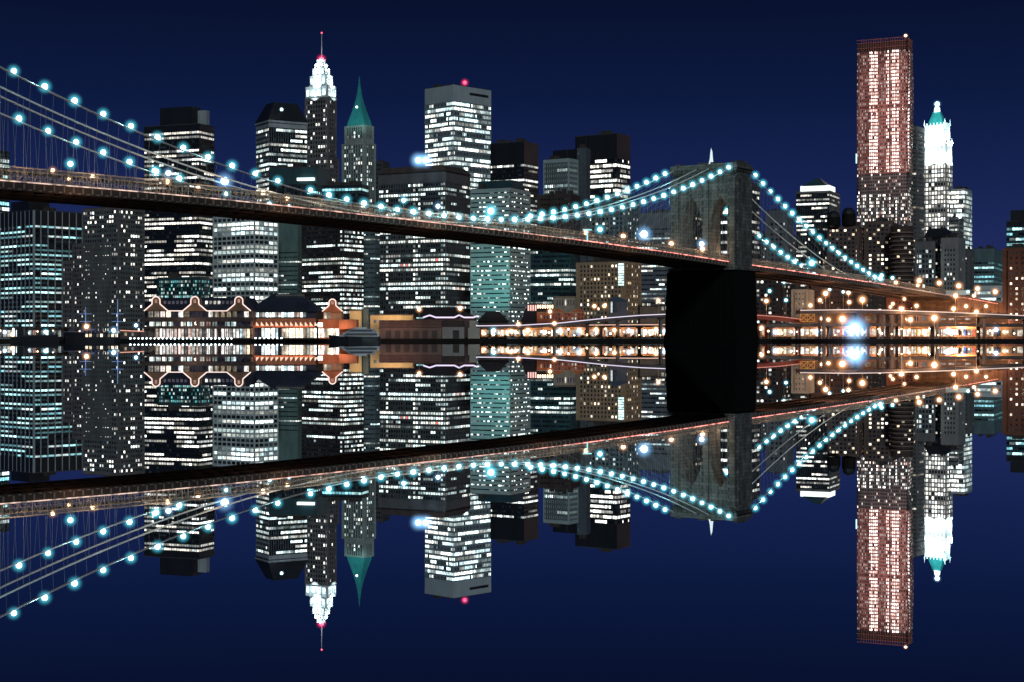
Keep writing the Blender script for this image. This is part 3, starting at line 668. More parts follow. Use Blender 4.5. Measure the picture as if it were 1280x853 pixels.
# --- right group
tower_('office_block', 'plain grey slab behind the right hand cables', 1160, 24, 957, 984, 992, 263, S(wall=wall('plain_grey', (.16, .17, .19)), fh=3.7, bw=3, pf=.4, sf=.55, p=.13, mode='scatter', pal='cool', win='punch', n=40, vis=340, s=.9, band=8), None, 2)
def ex(r_, D, th):
    C = V((0, 0, 0)); hiproof(r_, D, th, 1005, 1032, 1041, 232, 221.5, .8, teal_dk, name='roof')
    plain(r_, 'lit_crown', emit('lit_crown_white', (.92, 1, .97), 1.5), D - .5, th, 1000.5, 1036.5, 1044, 231.5, 238.2)
tower_('office_tower', 'banded white tower under a small dark pyramid with a lit rim', 1350, 24, 995, 1037, 1050, 238, S(wall=stone_mid, span=black, fh=3.6, bw=3.0, pf=.08, sf=.5, p=.75, pal='white', band=2, s=1.25), ex, 0)
tower_('apartment_block', 'dark apartment block below the pyramid topped tower', 1125, 28, 1008, 1028, 1037, 288, S(wall=black, fh=3.2, bw=2.6, pf=.3, sf=.5, p=.25, mode='scatter', pal='warm', win='punch', n=40, vis=345, s=1.0), None, 1)
def tank(px, py, lab):
    D = 1085; q = at(px, py, D); root = thing('water_tank', lab, 'water tank', (q.x, q.y, zy(283, D) + .52)); m = MB(); z = zy(283, D) + .52
    m.tube((q.x, q.y, z), (q.x, q.y, q.z), 4.6, 4.6, 12); m.build('tank', timber, root); m = MB(); m.ball((q.x, q.y, q.z), 4.7, 12, 8, 1, zmin=0); m.build('dome', black, root)
apst = S(wall=wall('russet_brick', (.16, .11, .095)), fh=2.85, bw=2.6, pf=.42, sf=.5, p=.26, mode='scatter', pal='warm', win='punch', n=100, vis=352, dep=.35, s=1.2)
tower_('apartment_block', 'russet apartment block carrying two domed water tanks', 1080, 20, 1034, 1074, 1083, 283, apst, None, 2)
tank(1042, 272, 'left domed water tank on the russet apartment block'); tank(1061, 268, 'right domed water tank on the russet apartment block')
tower_('apartment_block', 'taller russet apartment block right of the water tanks', 1088, 20, 1080, 1116, 1124, 277, apst, None, 3)
def round_block():
    D = 1070; c = at(1131, 282, D); r_ = thing('round_tower', 'rounded brown brick tower with stacked balcony rings', 'building', (c.x, D + 8, GZ)); rad = 7.4; c = V((c.x, D + 8, 0)); m = MB(); z1 = zy(282, D)
    m.tube(c + V((0, 0, GZ)), c + V((0, 0, z1)), rad, rad, 28); m.build('wall', brown_dk, r_)
    n = 24; fh = (z1 - 8) / n
    for j in range(n):
        m = MB(); z = 6 + j * fh; m.tube(c + V((0, 0, z)), c + V((0, 0, z + .75)), rad + .9, rad + .9, 28); m.build('balcony', wall('balcony_brown', (.27, .19, .15)), r_)
        if rng.random() < .45:
            a = R(rng.uniform(215, 325)); m = MB(); p0, p1 = [c + V((math.cos(x) * (rad + .07), math.sin(x) * (rad + .07), z + .9)) for x in (a, a + .22)]
            m.poly([p0, p1, p1 + V((0, 0, 1.3)), p0 + V((0, 0, 1.3))], litc('warm', .9)); m.build('window', GLASS, r_)
round_block()
# --- rippling tower
def ripple():
    D, th = 1450, 26; xl, xc, xr = 1071, 1134, 1141
    r_ = broot('rippling_skyscraper', 'tallest tower with a rippling pink metal front lit from inside', D, xc)
    C, L, Q, wl, wr = frame(D, th, xl, xc, xr)
    Z = V((0, 0, 1))
    def off(u, z):
        q = u / wl; return 2.6 * abs(math.sin(math.pi * 2 * min(max(q, 0), 1))) ** .6 + .5 * math.sin(u * .6 + .5 * math.sin(z * .04)) + .5 * math.sin(u * .3 - z * .05)
    def skin(name, mat, z0, z1, lit, band):
        W = MB(); fh = 3.1; nf = int((z1 - z0) / fh); fh = (z1 - z0) / nf
        W.obox(C + L * 2.2 + Q * 2.2 + Z * z0, L * (wl - 2.4), Q * (wr - 2.4), Z * (z1 - z0))
        wins = []
        for O, T, N, wd in ((C + L * wl, -L, -Q, wl), (C, Q, -L, wr)):
            n = max(8, int(wd / 1.45)); us = [wd * i / n for i in range(n + 1)]
            for j in range(nf):
                za, zb_ = z0 + j * fh, z0 + (j + 1) * fh; sp = za + fh * .38
                for i in range(n):
                    g = [(us[i], za), (us[i + 1], za), (us[i + 1], zb_), (us[i], zb_)]
                    P = lambda u, z, d=0: O + T * u + N * (off(u if T == -L else u + 40, z) - d) + Z * z
                    W.poly([P(us[i], za), P(us[i + 1], za), P(us[i + 1], sp), P(us[i], sp)])
                    W.poly([P(us[i], sp), P(us[i + 1], sp), P(us[i + 1], sp, .5), P(us[i], sp, .5)])
                    mu = us[i] + (us[i + 1] - us[i]) * .34
                    W.poly([P(us[i], sp), P(mu, sp), P(mu, zb_), P(us[i], zb_)])
                    wins.append((lit(us[i] / wd, (za - z0) / (z1 - z0), T == -L), [P(mu, sp, .3), P(us[i + 1], sp, .3), P(us[i + 1], zb_, .3), P(mu, zb_, .3)]))
            W.poly([O + T * 0 + Z * z1, O + T * wd + Z * z1, O + T * wd - N * wd * .6 + Z * z1, O - N * wd * .6 + Z * z1])
        W.build(name, mat, r_); return wins
    def litup(u, v, left):
        cols_ = ((.29, .045), (.37, .035), (.60, .022), (.73, .05), (.80, .03)) if left else ((.3, .15),)
        k = max(math.exp(-((u - c) / s_) ** 4) for c, s_ in cols_)
        row = .25 if (int(v * 50) in (14, 26, 32, 39)) else 1
        if rng.random() < (.42 + .58 * k) * row:
            b_ = rng.choice((.7, 1.0, 1.3, 1.6)) * (.28 + 1.7 * k); c = rng.choice(PAL['pink']); return (c[0] * b_, c[1] * b_, c[2] * b_)
        return rng.choice(((.02, .006, .005), (.10, .04, .03), (.04, .015, .015)))
    def litlo(u, v, left):
        return litc('pink' if rng.random() < .4 else 'white', 1.5 if int(u * 40) % 5 < 2 else .7) if rng.random() < ((.75 if int(u * 40) % 5 < 2 else .35) if v < .86 else .15) else (.012, .01, .01)
    zs = zy(216, D); zt = zy(62, D)
    wins = skin('upper_front', pink, zs, zt, litup, 0)
    low = skin('lower_front', wall('bare_concrete', (.21, .185, .18)), GZ, zs, litlo, 0)
    wins.sort(key=lambda x: -sum(x[0]))
    for c, pts in wins[:100]: m = MB(); m.poly(pts, c); m.build('window', GLASS, r_)
    m = MB()
    for c, pts in wins[100:] + low: m.poly(pts, c)
    tag(m.build('window_grid', GLASS, r_), kind='stuff')
    m = MB(); z1 = zy(46, D)
    m.obox(C + L * 1 + Q * 1 + Z * (zt + .05), L * (wl - 1.5), Q * (wr - 1.5), Z * (z1 - zt - 3)); m.build('crown', brown_dk, r_)
    m = MB()
    for O, T, wd in ((C, L, wl), (C, Q, wr)):
        for i in range(int(wd / 2.2)): p0 = O + T * (i * 2.2) + Z * zt; m.tube(p0, p0 + Z * (z1 - zt), .28, None, 4)
        for zz in (zt + 4, z1 - 3, z1): m.tube(O + Z * zz, O + T * wd + Z * zz, .4, None, 4)
    m.build('crown_frame', wall('rust_frame', (.3, .12, .1)), r_)
    lamp('roof_lamp', 'small warm lamp on the top of the tallest tower', 'lamp', at(1132, 45, D + 5), 1.3, 'warm', None, at(1132, 49, D + 5), fac=2.4)
    lo = lambda x, y, p: point('tower_worklight', at(x, y, D - 26), (1, .62, .55), p, 2, r_)
    for y in (85, 125, 165, 200): lo(1088, y, 8500); lo(1122, y, 8500)
    m = MB(); q = at(1070.5, 198, D - 4); m.box(q.x - .5, q.x + .5, D - 4.5, D - 3.5, zy(205, D), zy(193, D)); m.build('hoist_light', emit('hoist_blue', (.45, .85, 1), 1.5), r_)
ripple()
tower_('office_tower', 'dim grey slab close behind the right side of the tallest tower', 1485, 36, 1122, 1146, 1156, 158, S(wall=stone_mid, fh=3.9, bw=2.8, pf=.3, sf=.5, p=.12, mode='rows', pal='warm', s=.8, band=3), None, 2)
# --- white lit gothic tower
def gothic():
    D, th = 1500, 38
    r_ = broot('gothic_skyscraper', 'floodlit white gothic tower with a green pyramid top and lantern', D, 1183)
    gm = wall('pale_terracotta', (.44, .44, .43), .8, .15); gw = wall('white_terracotta', (.8, .84, .84), .8, .1)
    block(r_, S(wall=gm, fh=4.1, bw=3.1, pf=.28, sf=.34, p=.95, mode='scatter', pal='white', win='punch', n=100, vis=290, dep=.5, s=1.5, band=1.5), D, th, 1153, 1183, 1191, 203, roof=False)
    for k, (a, c, e, y0, y1) in enumerate(((1153.5, 1182.5, 1190, 203, 179), (1155.5, 1181, 1187.5, 179, 155))):
        dd = D + 1 + 2 * k; C, L, Q, wl, wr = frame(dd, th, a, c, e); z0, z1 = zy(y0, D) + .03, zy(y1, D); m = MB(); m.obox(C + V((0, 0, z0)), L * wl, Q * wr, (0, 0, z1 - z0))
        for T, w_, N in ((L, wl, -Q), (Q, wr, -L)):
            for i in range(6): m.obox(C + T * (w_ * (i + .04) / 6) + N * .6 + V((0, 0, z0)), T * (w_ * .05), -N * .8, (0, 0, (z1 - z0) + 2))
        o = m.build('crown_tier', gw, r_)
        for T, w_, N in ((L, wl, -Q), (Q, wr, -L)):
            for i in range(6):
                for j in range(4):
                    p0 = C + T * (w_ * (i + .25) / 6) + N * .07 + V((0, 0, z0 + (z1 - z0) * (j + .2) / 4)); a1 = T * w_ * .085; up = V((0, 0, (z1 - z0) * .15)); pts = [p0, p0 + a1, p0 + a1 + up, p0 + up]; g = MB(); g.poly(pts, (1.2, 1.6, 1.6)); g.build('window', GLASS, o)
        for T, w_, N in ((L, wl, -Q), (Q, wr, -L)):
            for f_ in (.25, .75): spot('crown_floodlight', C + T * w_ * f_ + N * 8 + V((0, 0, z0 - 3)), C + T * w_ * f_ + V((0, 0, (z0 + z1) / 2)), (.76, .96, 1), 27000, 110, r_)
        for cx in (0, 1):
            for cyy in (0, 1):
                m = MB(); p0 = C + L * wl * cx + Q * wr * cyy + V((0, 0, z1)); m.tube(p0, p0 + V((0, 0, 6)), 1.0, .1, 4); m.build('pinnacle', gw, r_)
    C, L, Q, wl, wr = frame(D + 6, th, 1159, 1179, 1184); mid = C + L * wl / 2 + Q * wr / 2; m = MB(); prev = None
    for y, k in ((155, 1.0), (147, .74), (140, .5), (137.5, .44)):
        ring = [mid + (p - mid) * k + V((0, 0, zy(y, D))) for p in (C, C + Q * wr, C + L * wl + Q * wr, C + L * wl)]
        if prev: m.frustum(prev, ring)
        prev = ring
    m.build('pyramid_roof', green_cop, r_)
    m = MB(); z = zy(138, D); m.tube(mid + V((0, 0, z)), mid + V((0, 0, zy(133, D))), 3.2, 2.6, 8); m.tube(mid + V((0, 0, zy(133, D))), mid + V((0, 0, zy(129, D))), 2.8, .8, 8); m.build('lantern', emit('lantern_white', (.75, 1, 1), 1.6), r_)
    lamp('beacon', 'cyan white beacon crowning the white gothic tower', 'beacon', mid + V((0, 0, zy(127.5, D))), 2.1, 'cyan', fac=2.4)
    spot('roof_floodlight', (mid.x - 4, D - 14, zy(156, D)), (mid.x, mid.y, zy(143, D)), (.5, 1, 1), 40000, 70, r_)
gothic()
tower_('office_tower', 'brilliant white block stepped beside the gothic tower', 1400, 30, 1189, 1206, 1215, 236, S(wall=white_con, span=grey_con, fh=4, bw=2.2, pf=.08, sf=.3, p=1.0, pal='cool', s=1.5), None, 2)
tower_('office_block', 'dim block with a green lamp before the brilliant white block', 1330, 26, 1186, 1199, 1205, 272, S(wall=stone_mid, fh=3.6, bw=2.6, pf=.2, sf=.5, p=.45, pal='cool', s=.9), None, 1)
lamp('sign_lamp', 'green lamp on the dim block beside the gothic tower', 'lamp', at(1200, 271, 1326), 1.3, 'white', fac=2)
def ex(r_, D, th): hiproof(r_, D, th, 1156, 1184, 1193, 297, 284.5, .3, black)
tower_('office_block', 'dark hip roofed block between the two grey window blocks', 1118, 22, 1157, 1184, 1192, 296, S(wall=black, fh=3.2, bw=2.6, pf=.3, sf=.5, p=.12, mode='scatter', pal='white', s=.8), ex, 0, roof=False)
tower_('office_block', 'left grey block with tall paired windows above the approach', 1100, 14, 1144, 1169, 1174, 302, S(wall=wall('ash_stone', (.20, .19, .19)), fh=3.4, bw=2.2, pf=.35, sf=.4, p=.42, mode='scatter', pal='cool', win='punch', n=70, vis=350, s=1.2, band=5), None, 2)
tower_('office_block', 'right pale grey block with few windows above the approach', 1104, 34, 1176, 1198, 1207, 297, S(wall=wall('pale_ash_stone', (.30, .285, .28)), fh=3.3, bw=2.2, pf=.5, sf=.5, p=.18, mode='scatter', pal='cool', win='punch', n=70, vis=350, s=1.1, band=7), None, 2)
tower_('office_block', 'grey brown slab right of the two window blocks', 1125, 34, 1200, 1212, 1218, 312, S(wall=stone_mid, fh=3.4, bw=2.5, pf=.5, sf=.6, p=.06, mode='scatter', pal='warm', s=.8), None, 1)
def ex(r_, D, th):
    block(r_, S(wall=white_paint, span=white_con, fh=5, bw=6, pf=.02, sf=.5, p=1.0, pal='cool', band=3, s=1.2), D - 30, th, 1218, 1252, 1262, 357, wname='podium')
tower_('office_block', 'teal striped low tower near the right edge', 1200, 24, 1215, 1243, 1256, 311, S(wall=teal_pan, span=teal_pan, fh=3.4, bw=4, pf=.03, sf=.48, p=.85, pal='cyan', band=9, s=1.1), ex, 2)
tower_('office_tower', 'dark tower with blue lit rows at the right edge', 1260, 24, 1258, 1300, 1312, 276, S(wall=black, span=teal_dk, fh=4.1, bw=3.6, pf=.06, sf=.45, p=.75, pal='cyan', s=1.1, band=4), lambda r_, D, th: plain(r_, 'penthouse', black, D + 8, th, 1263, 1300, 1310, 262, 278), 1)
tower_('brick_tower', 'red brown brick tower with few small lit windows at right edge', 930, 32, 1253, 1318, 1336, 309, S(wall=wall('umber_brick', (.11, .062, .05)), fh=2.95, bw=3.4, pf=.62, sf=.55, p=.42, mode='scatter', pal='warm', win='punch', n=90, vis=392, dep=.3, s=1.3), None, 3)
tower_('office_block', 'dim far slab behind the cables close to the stone tower', 1600, 20, 936, 958, 964, 292, S(wall=stone_dark, fh=4, bw=3, pf=.3, sf=.5, p=.12, mode='scatter', pal='cool', s=.7), None, 1)
tower_('office_block', 'dim far slab left of the pyramid topped tower', 1620, 20, 982, 996, 1000, 300, S(wall=stone_dark, fh=4, bw=3, pf=.3, sf=.5, p=.2, mode='scatter', pal='warm', s=.7), None, 1)
# --- low buildings under the right hand deck
tower_('apartment_block', 'brown block with scattered lights just right of the pier, under the deck', 1010, 26, 940, 975, 992, 336, S(wall=brown_dk, fh=2.8, bw=2.6, pf=.4, sf=.5, p=.32, mode='scatter', pal='white', win='punch', n=80, vis=400, s=1.2), None, 2)
tower_('small_house', 'small pale cream building under the right hand deck', 925, 22, 989, 1010, 1018, 362, S(wall=wall('cream_plaster', (.42, .36, .30)), fh=3.1, bw=3.0, pf=.68, sf=.6, p=.06, mode='scatter', pal='warm', s=.6, band=1), None, 2)
tower_('warehouse', 'dark red warehouse behind the lamps under the deck', 985, 20, 1014, 1078, 1088, 352, S(wall=wall('sooty_red_brick', (.17, .08, .06)), fh=3.2, bw=3.2, pf=.6, sf=.6, p=.07, mode='scatter', pal='warm', s=.9), None, 2)
tower_('apartment_block', 'brown block with one stack of bright windows under the deck', 1000, 18, 1080, 1108, 1114, 345, S(wall=brown_dk, fh=3.1, bw=3, pf=.4, sf=.5, p=.3, mode='scatter', pal='white', win='punch', n=60, vis=395, s=1.3), None, 1)
tower_('warehouse', 'orange lit low brick warehouse behind the approach arches', 945, 12, 1108, 1156, 1162, 372, S(wall=brick_red, fh=3.4, bw=3.4, pf=.6, sf=.55, p=.15, mode='scatter', pal='warm', s=.8), None, 2)

# ------------------------------------------------------------------ the waterfront
def wb(root, name, mat, x0, x1, y0, y1, D, dep=6, c=None):
    """Box facing the river: pixel extents of its front, its distance and its depth in metres."""
    m = MB(); a = at(x0, y1, D); b2 = at(x1, y0, D); m.box(a.x, b2.x, D, D + dep, a.z, b2.z, 0, c)
    return m.build(name, mat, root)
def pxm(x, D): return (x - 640) / F * D
def outline(root, pts, D, r, mat, name='outline_light'):
    m = MB(); m.path([at(x, y, D) for x, y in pts], r, 5); return m.build(name, mat, root)
rim = emit('rim_light_pink', (1, .74, .66), 1.25); rim_v = emit('rim_light_violet', (.85, .72, 1), 1.1)
def bays(root, x0, x1, y0, y1, D, n, pal, p=.9, s=1.3, gap=.16, name='window', z=.05):
    for i in range(n):
        a = x0 + (x1 - x0) * (i + gap / 2) / n; b2 = x0 + (x1 - x0) * (i + 1 - gap / 2) / n
        lit_ = rng.random() < p; pl = pal if rng.random() < .75 else rng.choice(('warm', 'white', 'pink', 'cool'))
        c = litc(pl, s) if lit_ else (.02, .02, .03); m = MB(); k = rng.choice((1, 2, 2, 3)) if name != 'shop_window' else 3
        if lit_ and name in ('shop_window', 'shop_front') and max(c) < .5: c = tuple(v * 2.2 for v in c)
        for q in range(k):
            u0, u1 = a + (b2 - a) * q / k, a + (b2 - a) * (q + .9) / k; f = rng.uniform(.35, 1.25); cc = tuple(v * f for v in c)
            if name == 'shop_window' and rng.random() < .14: cc = rng.choice(((.9, .3, .1), (.8, .12, .08), (.15, .3, .9), (.05, .03, .02), (.05, .03, .02), (1, .55, .15)))
            A, B = at(u0, y1 - (rng.uniform(0, 2.2) if name == 'shop_window' else 0), D - z), at(u1, y0, D - z); m.poly([(A.x, D - z, A.z), (B.x, D - z, A.z), (B.x, D - z, B.z), (A.x, D - z, B.z)], cc)
        m.build(name, GLASS, root)

# the gabled pavilion on its pier
D = 800
pv = thing('pier_pavilion', 'long pier pavilion with three light edged lantern gables', 'pavilion', (pxm(247, D), D, 0))
wb(pv, 'pier_deck', timber, 172, 455, 423.6, 425.0, D - 4, 62)
m = MB()
for i in range(34): x = pxm(176 + i * 8.2, D); m.tube((x, D - 3, -1), (x, D - 3, 1.1), .35, None, 6)
m.build('piling', timber, pv)
wb(pv, 'wall', brown, 184, 313, 388, 423.6, D + .6, 40)
wb(pv, 'fascia', brown_dk, 177, 316, 397, 402, D - 1.5, 3); wb(pv, 'fascia', brown_dk, 180, 316, 408.2, 411, D - 1.5, 3)
bays(pv, 185, 312, 389.5, 396.6, D + .6, 17, 'warm', .72, 1.0, .2); bays(pv, 186, 312, 402.6, 407.8, D + .6, 16, 'cool', .7, 1.0, .25); bays(pv, 194, 313, 411.3, 422.5, D + .6, 26, 'pink', .9, 1.1, .2)
m = MB()
for i in range(18): x = 184 + 130 * i / 17; a = at(x, 423.5, D - .6); b2 = at(x, 388, D - .6); m.tube(a, b2, .2, None, 4)
m.build('post', black, pv)
m = MB(); a, b2 = at(181, 389, D), at(316, 371.5, D)           # hip roof
m.frustum([(a.x, D - 1, a.z), (b2.x, D - 1, a.z), (b2.x, D + 42, a.z), (a.x, D + 42, a.z)], [(a.x + 4, D + 12, b2.z), (b2.x - 4, D + 12, b2.z), (b2.x - 4, D + 30, b2.z), (a.x + 4, D + 30, b2.z)])
roof = m.build('roof', navy, pv)
for i in range(19):
    x = 205 + i * 5.2
    if 236 < x < 252: continue
    sky_ = MB(); A = at(x, 380.3, D + 5.0); sky_.box(A.x, A.x + .8, D + 4.2, D + 7, A.z, A.z + 1.6, 0, litc('white', .8) if 14 > i > 7 and rng.random() < .9 else (.06, .055, .07)); sky_.build('skylight', GLASS, roof)
def gable(x, D, s=1.0, y0=388.5, parent=None, wallm=None):
    P = [(-15, 0), (-8.5, -5.5), (-5, -8.5), (-4.8, -14.5), (-2.6, -17.2), (0, -18), (2.6, -17.2), (4.8, -14.5), (5, -8.5), (8.5, -5.5), (15, 0)]
    pts = [(x + a * s, y0 + b_ * s) for a, b_ in P]; W = [at(px, py, D) for px, py in pts]; m = MB(); n = len(W); bk = [p + V((0, 9, 0)) for p in W]
    m.poly(W[::-1]); m.poly(bk)
    for i in range(n): m.poly([W[i], W[(i + 1) % n], bk[(i + 1) % n], bk[i]])
    g = m.build('gable', wallm or wall('gable_brown', (.24, .14, .09)), parent)
    outline(g, pts, D - .25, .3, rim)
    m = MB(); A = at(x - 1.6, y0 - 10 * s, D - .06); Bz = at(x + 1.6, y0 - 14.5 * s, D - .06); m.poly([(A.x, D - .06, A.z), (Bz.x, D - .06, A.z), (Bz.x, D - .06, Bz.z), (A.x, D - .06, Bz.z)], (.35, .2, .15)); m.build('window', GLASS, g)
for x in (195, 243.5, 298.5): gable(x, D - 2, 1, 388.8, pv)
for x0, x1 in ((210, 228.5), (258.5, 283.5)): outline(pv, [(x0, 388.8), (x1, 388.8)], D - 2.2, .25, rim, 'eave_light')
point('pavilion_light', (pxm(240, D), D - 8, 9), (1, .75, .6), 1500, .6, pv)
for i in range(26):
    x = 163 + i * 5.05; lamp('rail_lamp', 'small white bulb along the edge of the gabled pier', 'lamp', at(x, 423.2, D - 5.2), .42 * rng.uniform(.85, 1.15), 'white', 'bulbs along the pier edge', at(x, 424, D - 5.2), fac=2.4)

# hip roofed hall with a glowing clerestory and an orange market roof
D = 815
hl = thing('market_hall', 'dark hip roofed hall with glowing clerestory above an orange canopy', 'hall', (pxm(355, D), D, 0))
wb(hl, 'wall', navy, 314, 396, 388, 424, D + 1, 36)
m = MB(); a, b2 = at(308, 389.5, D), at(400, 366.5, D)
m.frustum([(a.x, D, a.z), (b2.x, D, a.z), (b2.x, D + 40, a.z), (a.x, D + 40, a.z)], [(a.x + 11, D + 16, b2.z), (b2.x - 13, D + 16, b2.z), (b2.x - 13, D + 26, b2.z), (a.x + 11, D + 26, b2.z)]); rf = m.build('roof', navy, hl)
m = MB()
for i in range(14): x = 346 + i * 2.6; A = at(x, 372, D + 13); m.tube(A, A + V((0, 0, 1.9)), .12, None, 4)
m.path([at(345, 369.5, D + 13), at(381, 369.2, D + 13)], .18, 5); m.build('roof_railing', steel, rf)
bays(hl, 316, 383, 390.8, 396.6, D + 1, 17, 'cool', .97, 1.5, .12, 'clerestory_window')
m = MB(); x0, x1 = pxm(313, D), pxm(395, D); z0, z1, zt = zy(409.5, D), zy(408.2, D), zy(398.2, D)
m.hexa([(x0, D - 6, z0), (x1, D - 6, z0), (x1, D + .8, zt - .4), (x0, D + .8, zt - .4), (x0, D - 6, z1), (x1, D - 6, z1), (x1, D + .8, zt), (x0, D + .8, zt)]); m.build('canopy_roof', orange_pan, hl)
pen = emit('lit_pennant', (1, .62, .42), 1.0)
for i in range(13):
    m = MB(); x = 320 + i * 6.1; k = [at(x, 407.4, D - 5.9), at(x + 4.2, 407.4, D - 5.9), at(x + .4, 402.4, D - 5.9)]; o_ = V((0, .3, 0))
    q = [k[0] + V((0, -.5, 0)), k[1] + V((0, -.5, 0)), k[2] + V((0, -.5, 0))]; m.poly(q); m.poly([p + o_ for p in q][::-1])
    for i2 in range(3): m.poly([q[i2], q[i2] + o_, q[(i2 + 1) % 3] + o_, q[(i2 + 1) % 3]])
    m.build('pennant', pen, hl)
bays(hl, 314, 352, 410.5, 422.5, D + 1, 9, 'cool', .9, 1.4, .12, 'shop_front'); bays(hl, 352, 396, 410.5, 422.5, D + 1, 10, 'warm', .97, 1.7, .1, 'shop_front')
for i in range(8): x = 314 + i * 5.4; lamp('rail_lamp', 'small white bulb along the quay before the market hall', 'lamp', at(x, 423, D - 8), .42, 'white', 'bulbs along the market quay', at(x, 424, D - 8), fac=2.4)
for x in (330, 352, 374, 392): point('canopy_light', (pxm(x, D), D - 9, zy(413, D)), (1, .62, .42), 900, .4, hl)
D = 806
gp = thing('gabled_kiosk', 'orange walled kiosk with one light edged lantern gable beside the yacht', 'kiosk', (pxm(415, D), D, 0))
wb(gp, 'wall', orange_pan, 398, 441, 399.6, 424, D + 1, 14); wb(gp, 'tower', wall('kiosk_wall', (.5, .26, .16)), 404, 427, 388, 399.6, D + 1.5, 10)
gable(415.5, D, .86, 389.4, gp, orange_pan); bays(gp, 405, 413, 391, 398.5, D + 1.5, 2, 'warm', 1, 1.6, .2); bays(gp, 397, 404, 403.5, 409, D + 1, 1, 'white', 1, 1.6, .1); bays(gp, 398, 424, 411, 422, D + 1, 7, 'warm', 1, 2.0, .04, 'shop_front')
m = MB(); a, b2 = at(424, 412, D - 2), at(446, 399.5, D - 2)
m.hexa([(a.x, D - 4, a.z), (b2.x, D - 4, a.z + .6), (b2.x, D + 8, a.z + .6), (a.x, D + 8, a.z), (a.x, D - 2, b2.z), (b2.x, D - 2, b2.z - .4), (b2.x, D + 8, b2.z), (a.x, D + 8, b2.z)]); m.build('awning', orange_pan, gp)
for x, y in ((405, 396), (432, 396), (418, 404)): point('kiosk_light', (pxm(x, D), D - 7, zy(y + 8, D)), (1, .7, .5), 620, .4, gp)
# left quay: old ship, barge, embankment
D = 845
sh = thing('sailing_ship', 'old dark hulled ship with two blue lit masts moored at left', 'ship', (pxm(112, D), D, 0))
m = MB(); st_ = [(-14.5, 1.0, .3), (-13.6, 2.4, 1.0), (-8, 3.2, 1.0), (0, 3.4, .95), (8, 3.2, .98), (13, 2.2, 1.1), (15.6, .25, 1.25)]; xc = pxm(113, D); prev = None
for dx, hw_, k in st_:
    ring = [V((xc + dx, D - hw_ * .75, -.5)), V((xc + dx, D + hw_ * .75, -.5)), V((xc + dx, D + hw_, 5.0 * k)), V((xc + dx, D - hw_, 5.0 * k))]
    if prev:
        for i in range(4): m.poly([prev[i], ring[i], ring[(i + 1) % 4], prev[(i + 1) % 4]])
    else: m.poly(ring)
    prev = ring
m.poly(prev[::-1]); m.build('hull', hull_dk, sh)
m = MB(); m.path([V((xc + dx, D - hw_ - .06, 5.0 * k + .05)) for dx, hw_, k in st_], .16, 5); m.build('rail', wall('violet_grey_rail', (.4, .38, .5)), sh)
m = MB(); m.box(xc - 5, xc + 3, D - 1.6, D + 1.6, 4.8, 6.8); m.build('deckhouse', wall('deckhouse_blue', (.16, .2, .4)), sh)
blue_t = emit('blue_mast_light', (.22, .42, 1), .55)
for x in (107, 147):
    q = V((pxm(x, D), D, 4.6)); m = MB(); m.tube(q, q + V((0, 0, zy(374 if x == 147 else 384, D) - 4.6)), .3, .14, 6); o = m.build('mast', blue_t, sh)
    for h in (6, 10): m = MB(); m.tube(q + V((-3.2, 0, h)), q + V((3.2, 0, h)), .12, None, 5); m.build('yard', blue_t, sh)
m = MB()
for x in (107, 147):
    q = V((pxm(x, D), D, zy(386, D)))
    for dx in (-9, -5, 6, 9): m.tube(q, (q.x + dx, D - 3, 5.0), .05, None, 3)
m.build('rigging', steel_dk, sh)
bays(sh, 106, 148, 417.5, 421.5, D - 3.7, 9, 'warm', .75, 1.0, .3, 'porthole'); bays(sh, 104, 150, 413.6, 416.6, D - 3.9, 9, 'cyan', .6, .6, .2, 'porthole')
lamp('ship_lamp', 'amber lamp above the stern rail of the dark hulled ship', 'lamp', at(108, 408.5, D - 5), 1.0, 'warm', None, at(108, 412, D - 5)); lamp('ship_lamp', 'white lamp on the bow of the dark hulled ship', 'lamp', at(142, 413, D - 5), 1.0, 'cyan', None, at(142, 416, D - 5))
D = 838
bg_ = thing('barge', 'low black barge with a wheelhouse moored at far left', 'barge', (pxm(46, D), D, 0))
m = MB(); m.hexa([(pxm(18, D), D - 3, -.4), (pxm(76, D), D - 3, -.4), (pxm(76, D), D + 3, -.4), (pxm(18, D), D + 3, -.4), (pxm(14, D), D - 3.4, 2.4), (pxm(79, D), D - 3.4, 2.4), (pxm(79, D), D + 3.4, 2.4), (pxm(14, D), D + 3.4, 2.4)]); m.build('hull', hull_dk, bg_)
wb(bg_, 'wheelhouse', black, 21, 29, 408, 421, D - 1.5, 3); wb(bg_, 'funnel', black, 23, 26, 403.5, 408, D - .6, 1.2); wb(bg_, 'hatch', black, 32, 70, 419, 421.5, D - 2, 4)
m = MB(); m.tube(at(43, 421, D), at(43, 404, D), .15, .08); m.build('mast', steel_dk, bg_)
D = 872
qs = thing('quay_shed', 'long low lit shed on the quay behind the black barge', 'shed', (pxm(40, D), D, GZ)); wb(qs, 'wall', stone_dark, -30, 78, 411, 422, D, 12); bays(qs, -28, 77, 413, 421, D, 20, 'cool', .75, 1.1, .25); wb(qs, 'roof', steel_dk, -32, 80, 409.6, 410.8, D - 1.5, 15)
qs = thing('quay_shed', 'low shed with an orange lit edge between the ship and the pavilion', 'shed', (pxm(163, D), D, GZ)); wb(qs, 'wall', brown, 148, 184, 413.5, 422, D, 12); outline(qs, [(149, 413.2), (180, 414.5)], D - .4, .28, emit('orange_tube', (1, .45, .3), .9), 'edge_light'); bays(qs, 150, 182, 416, 420, D, 7, 'warm', .5, .8, .3)
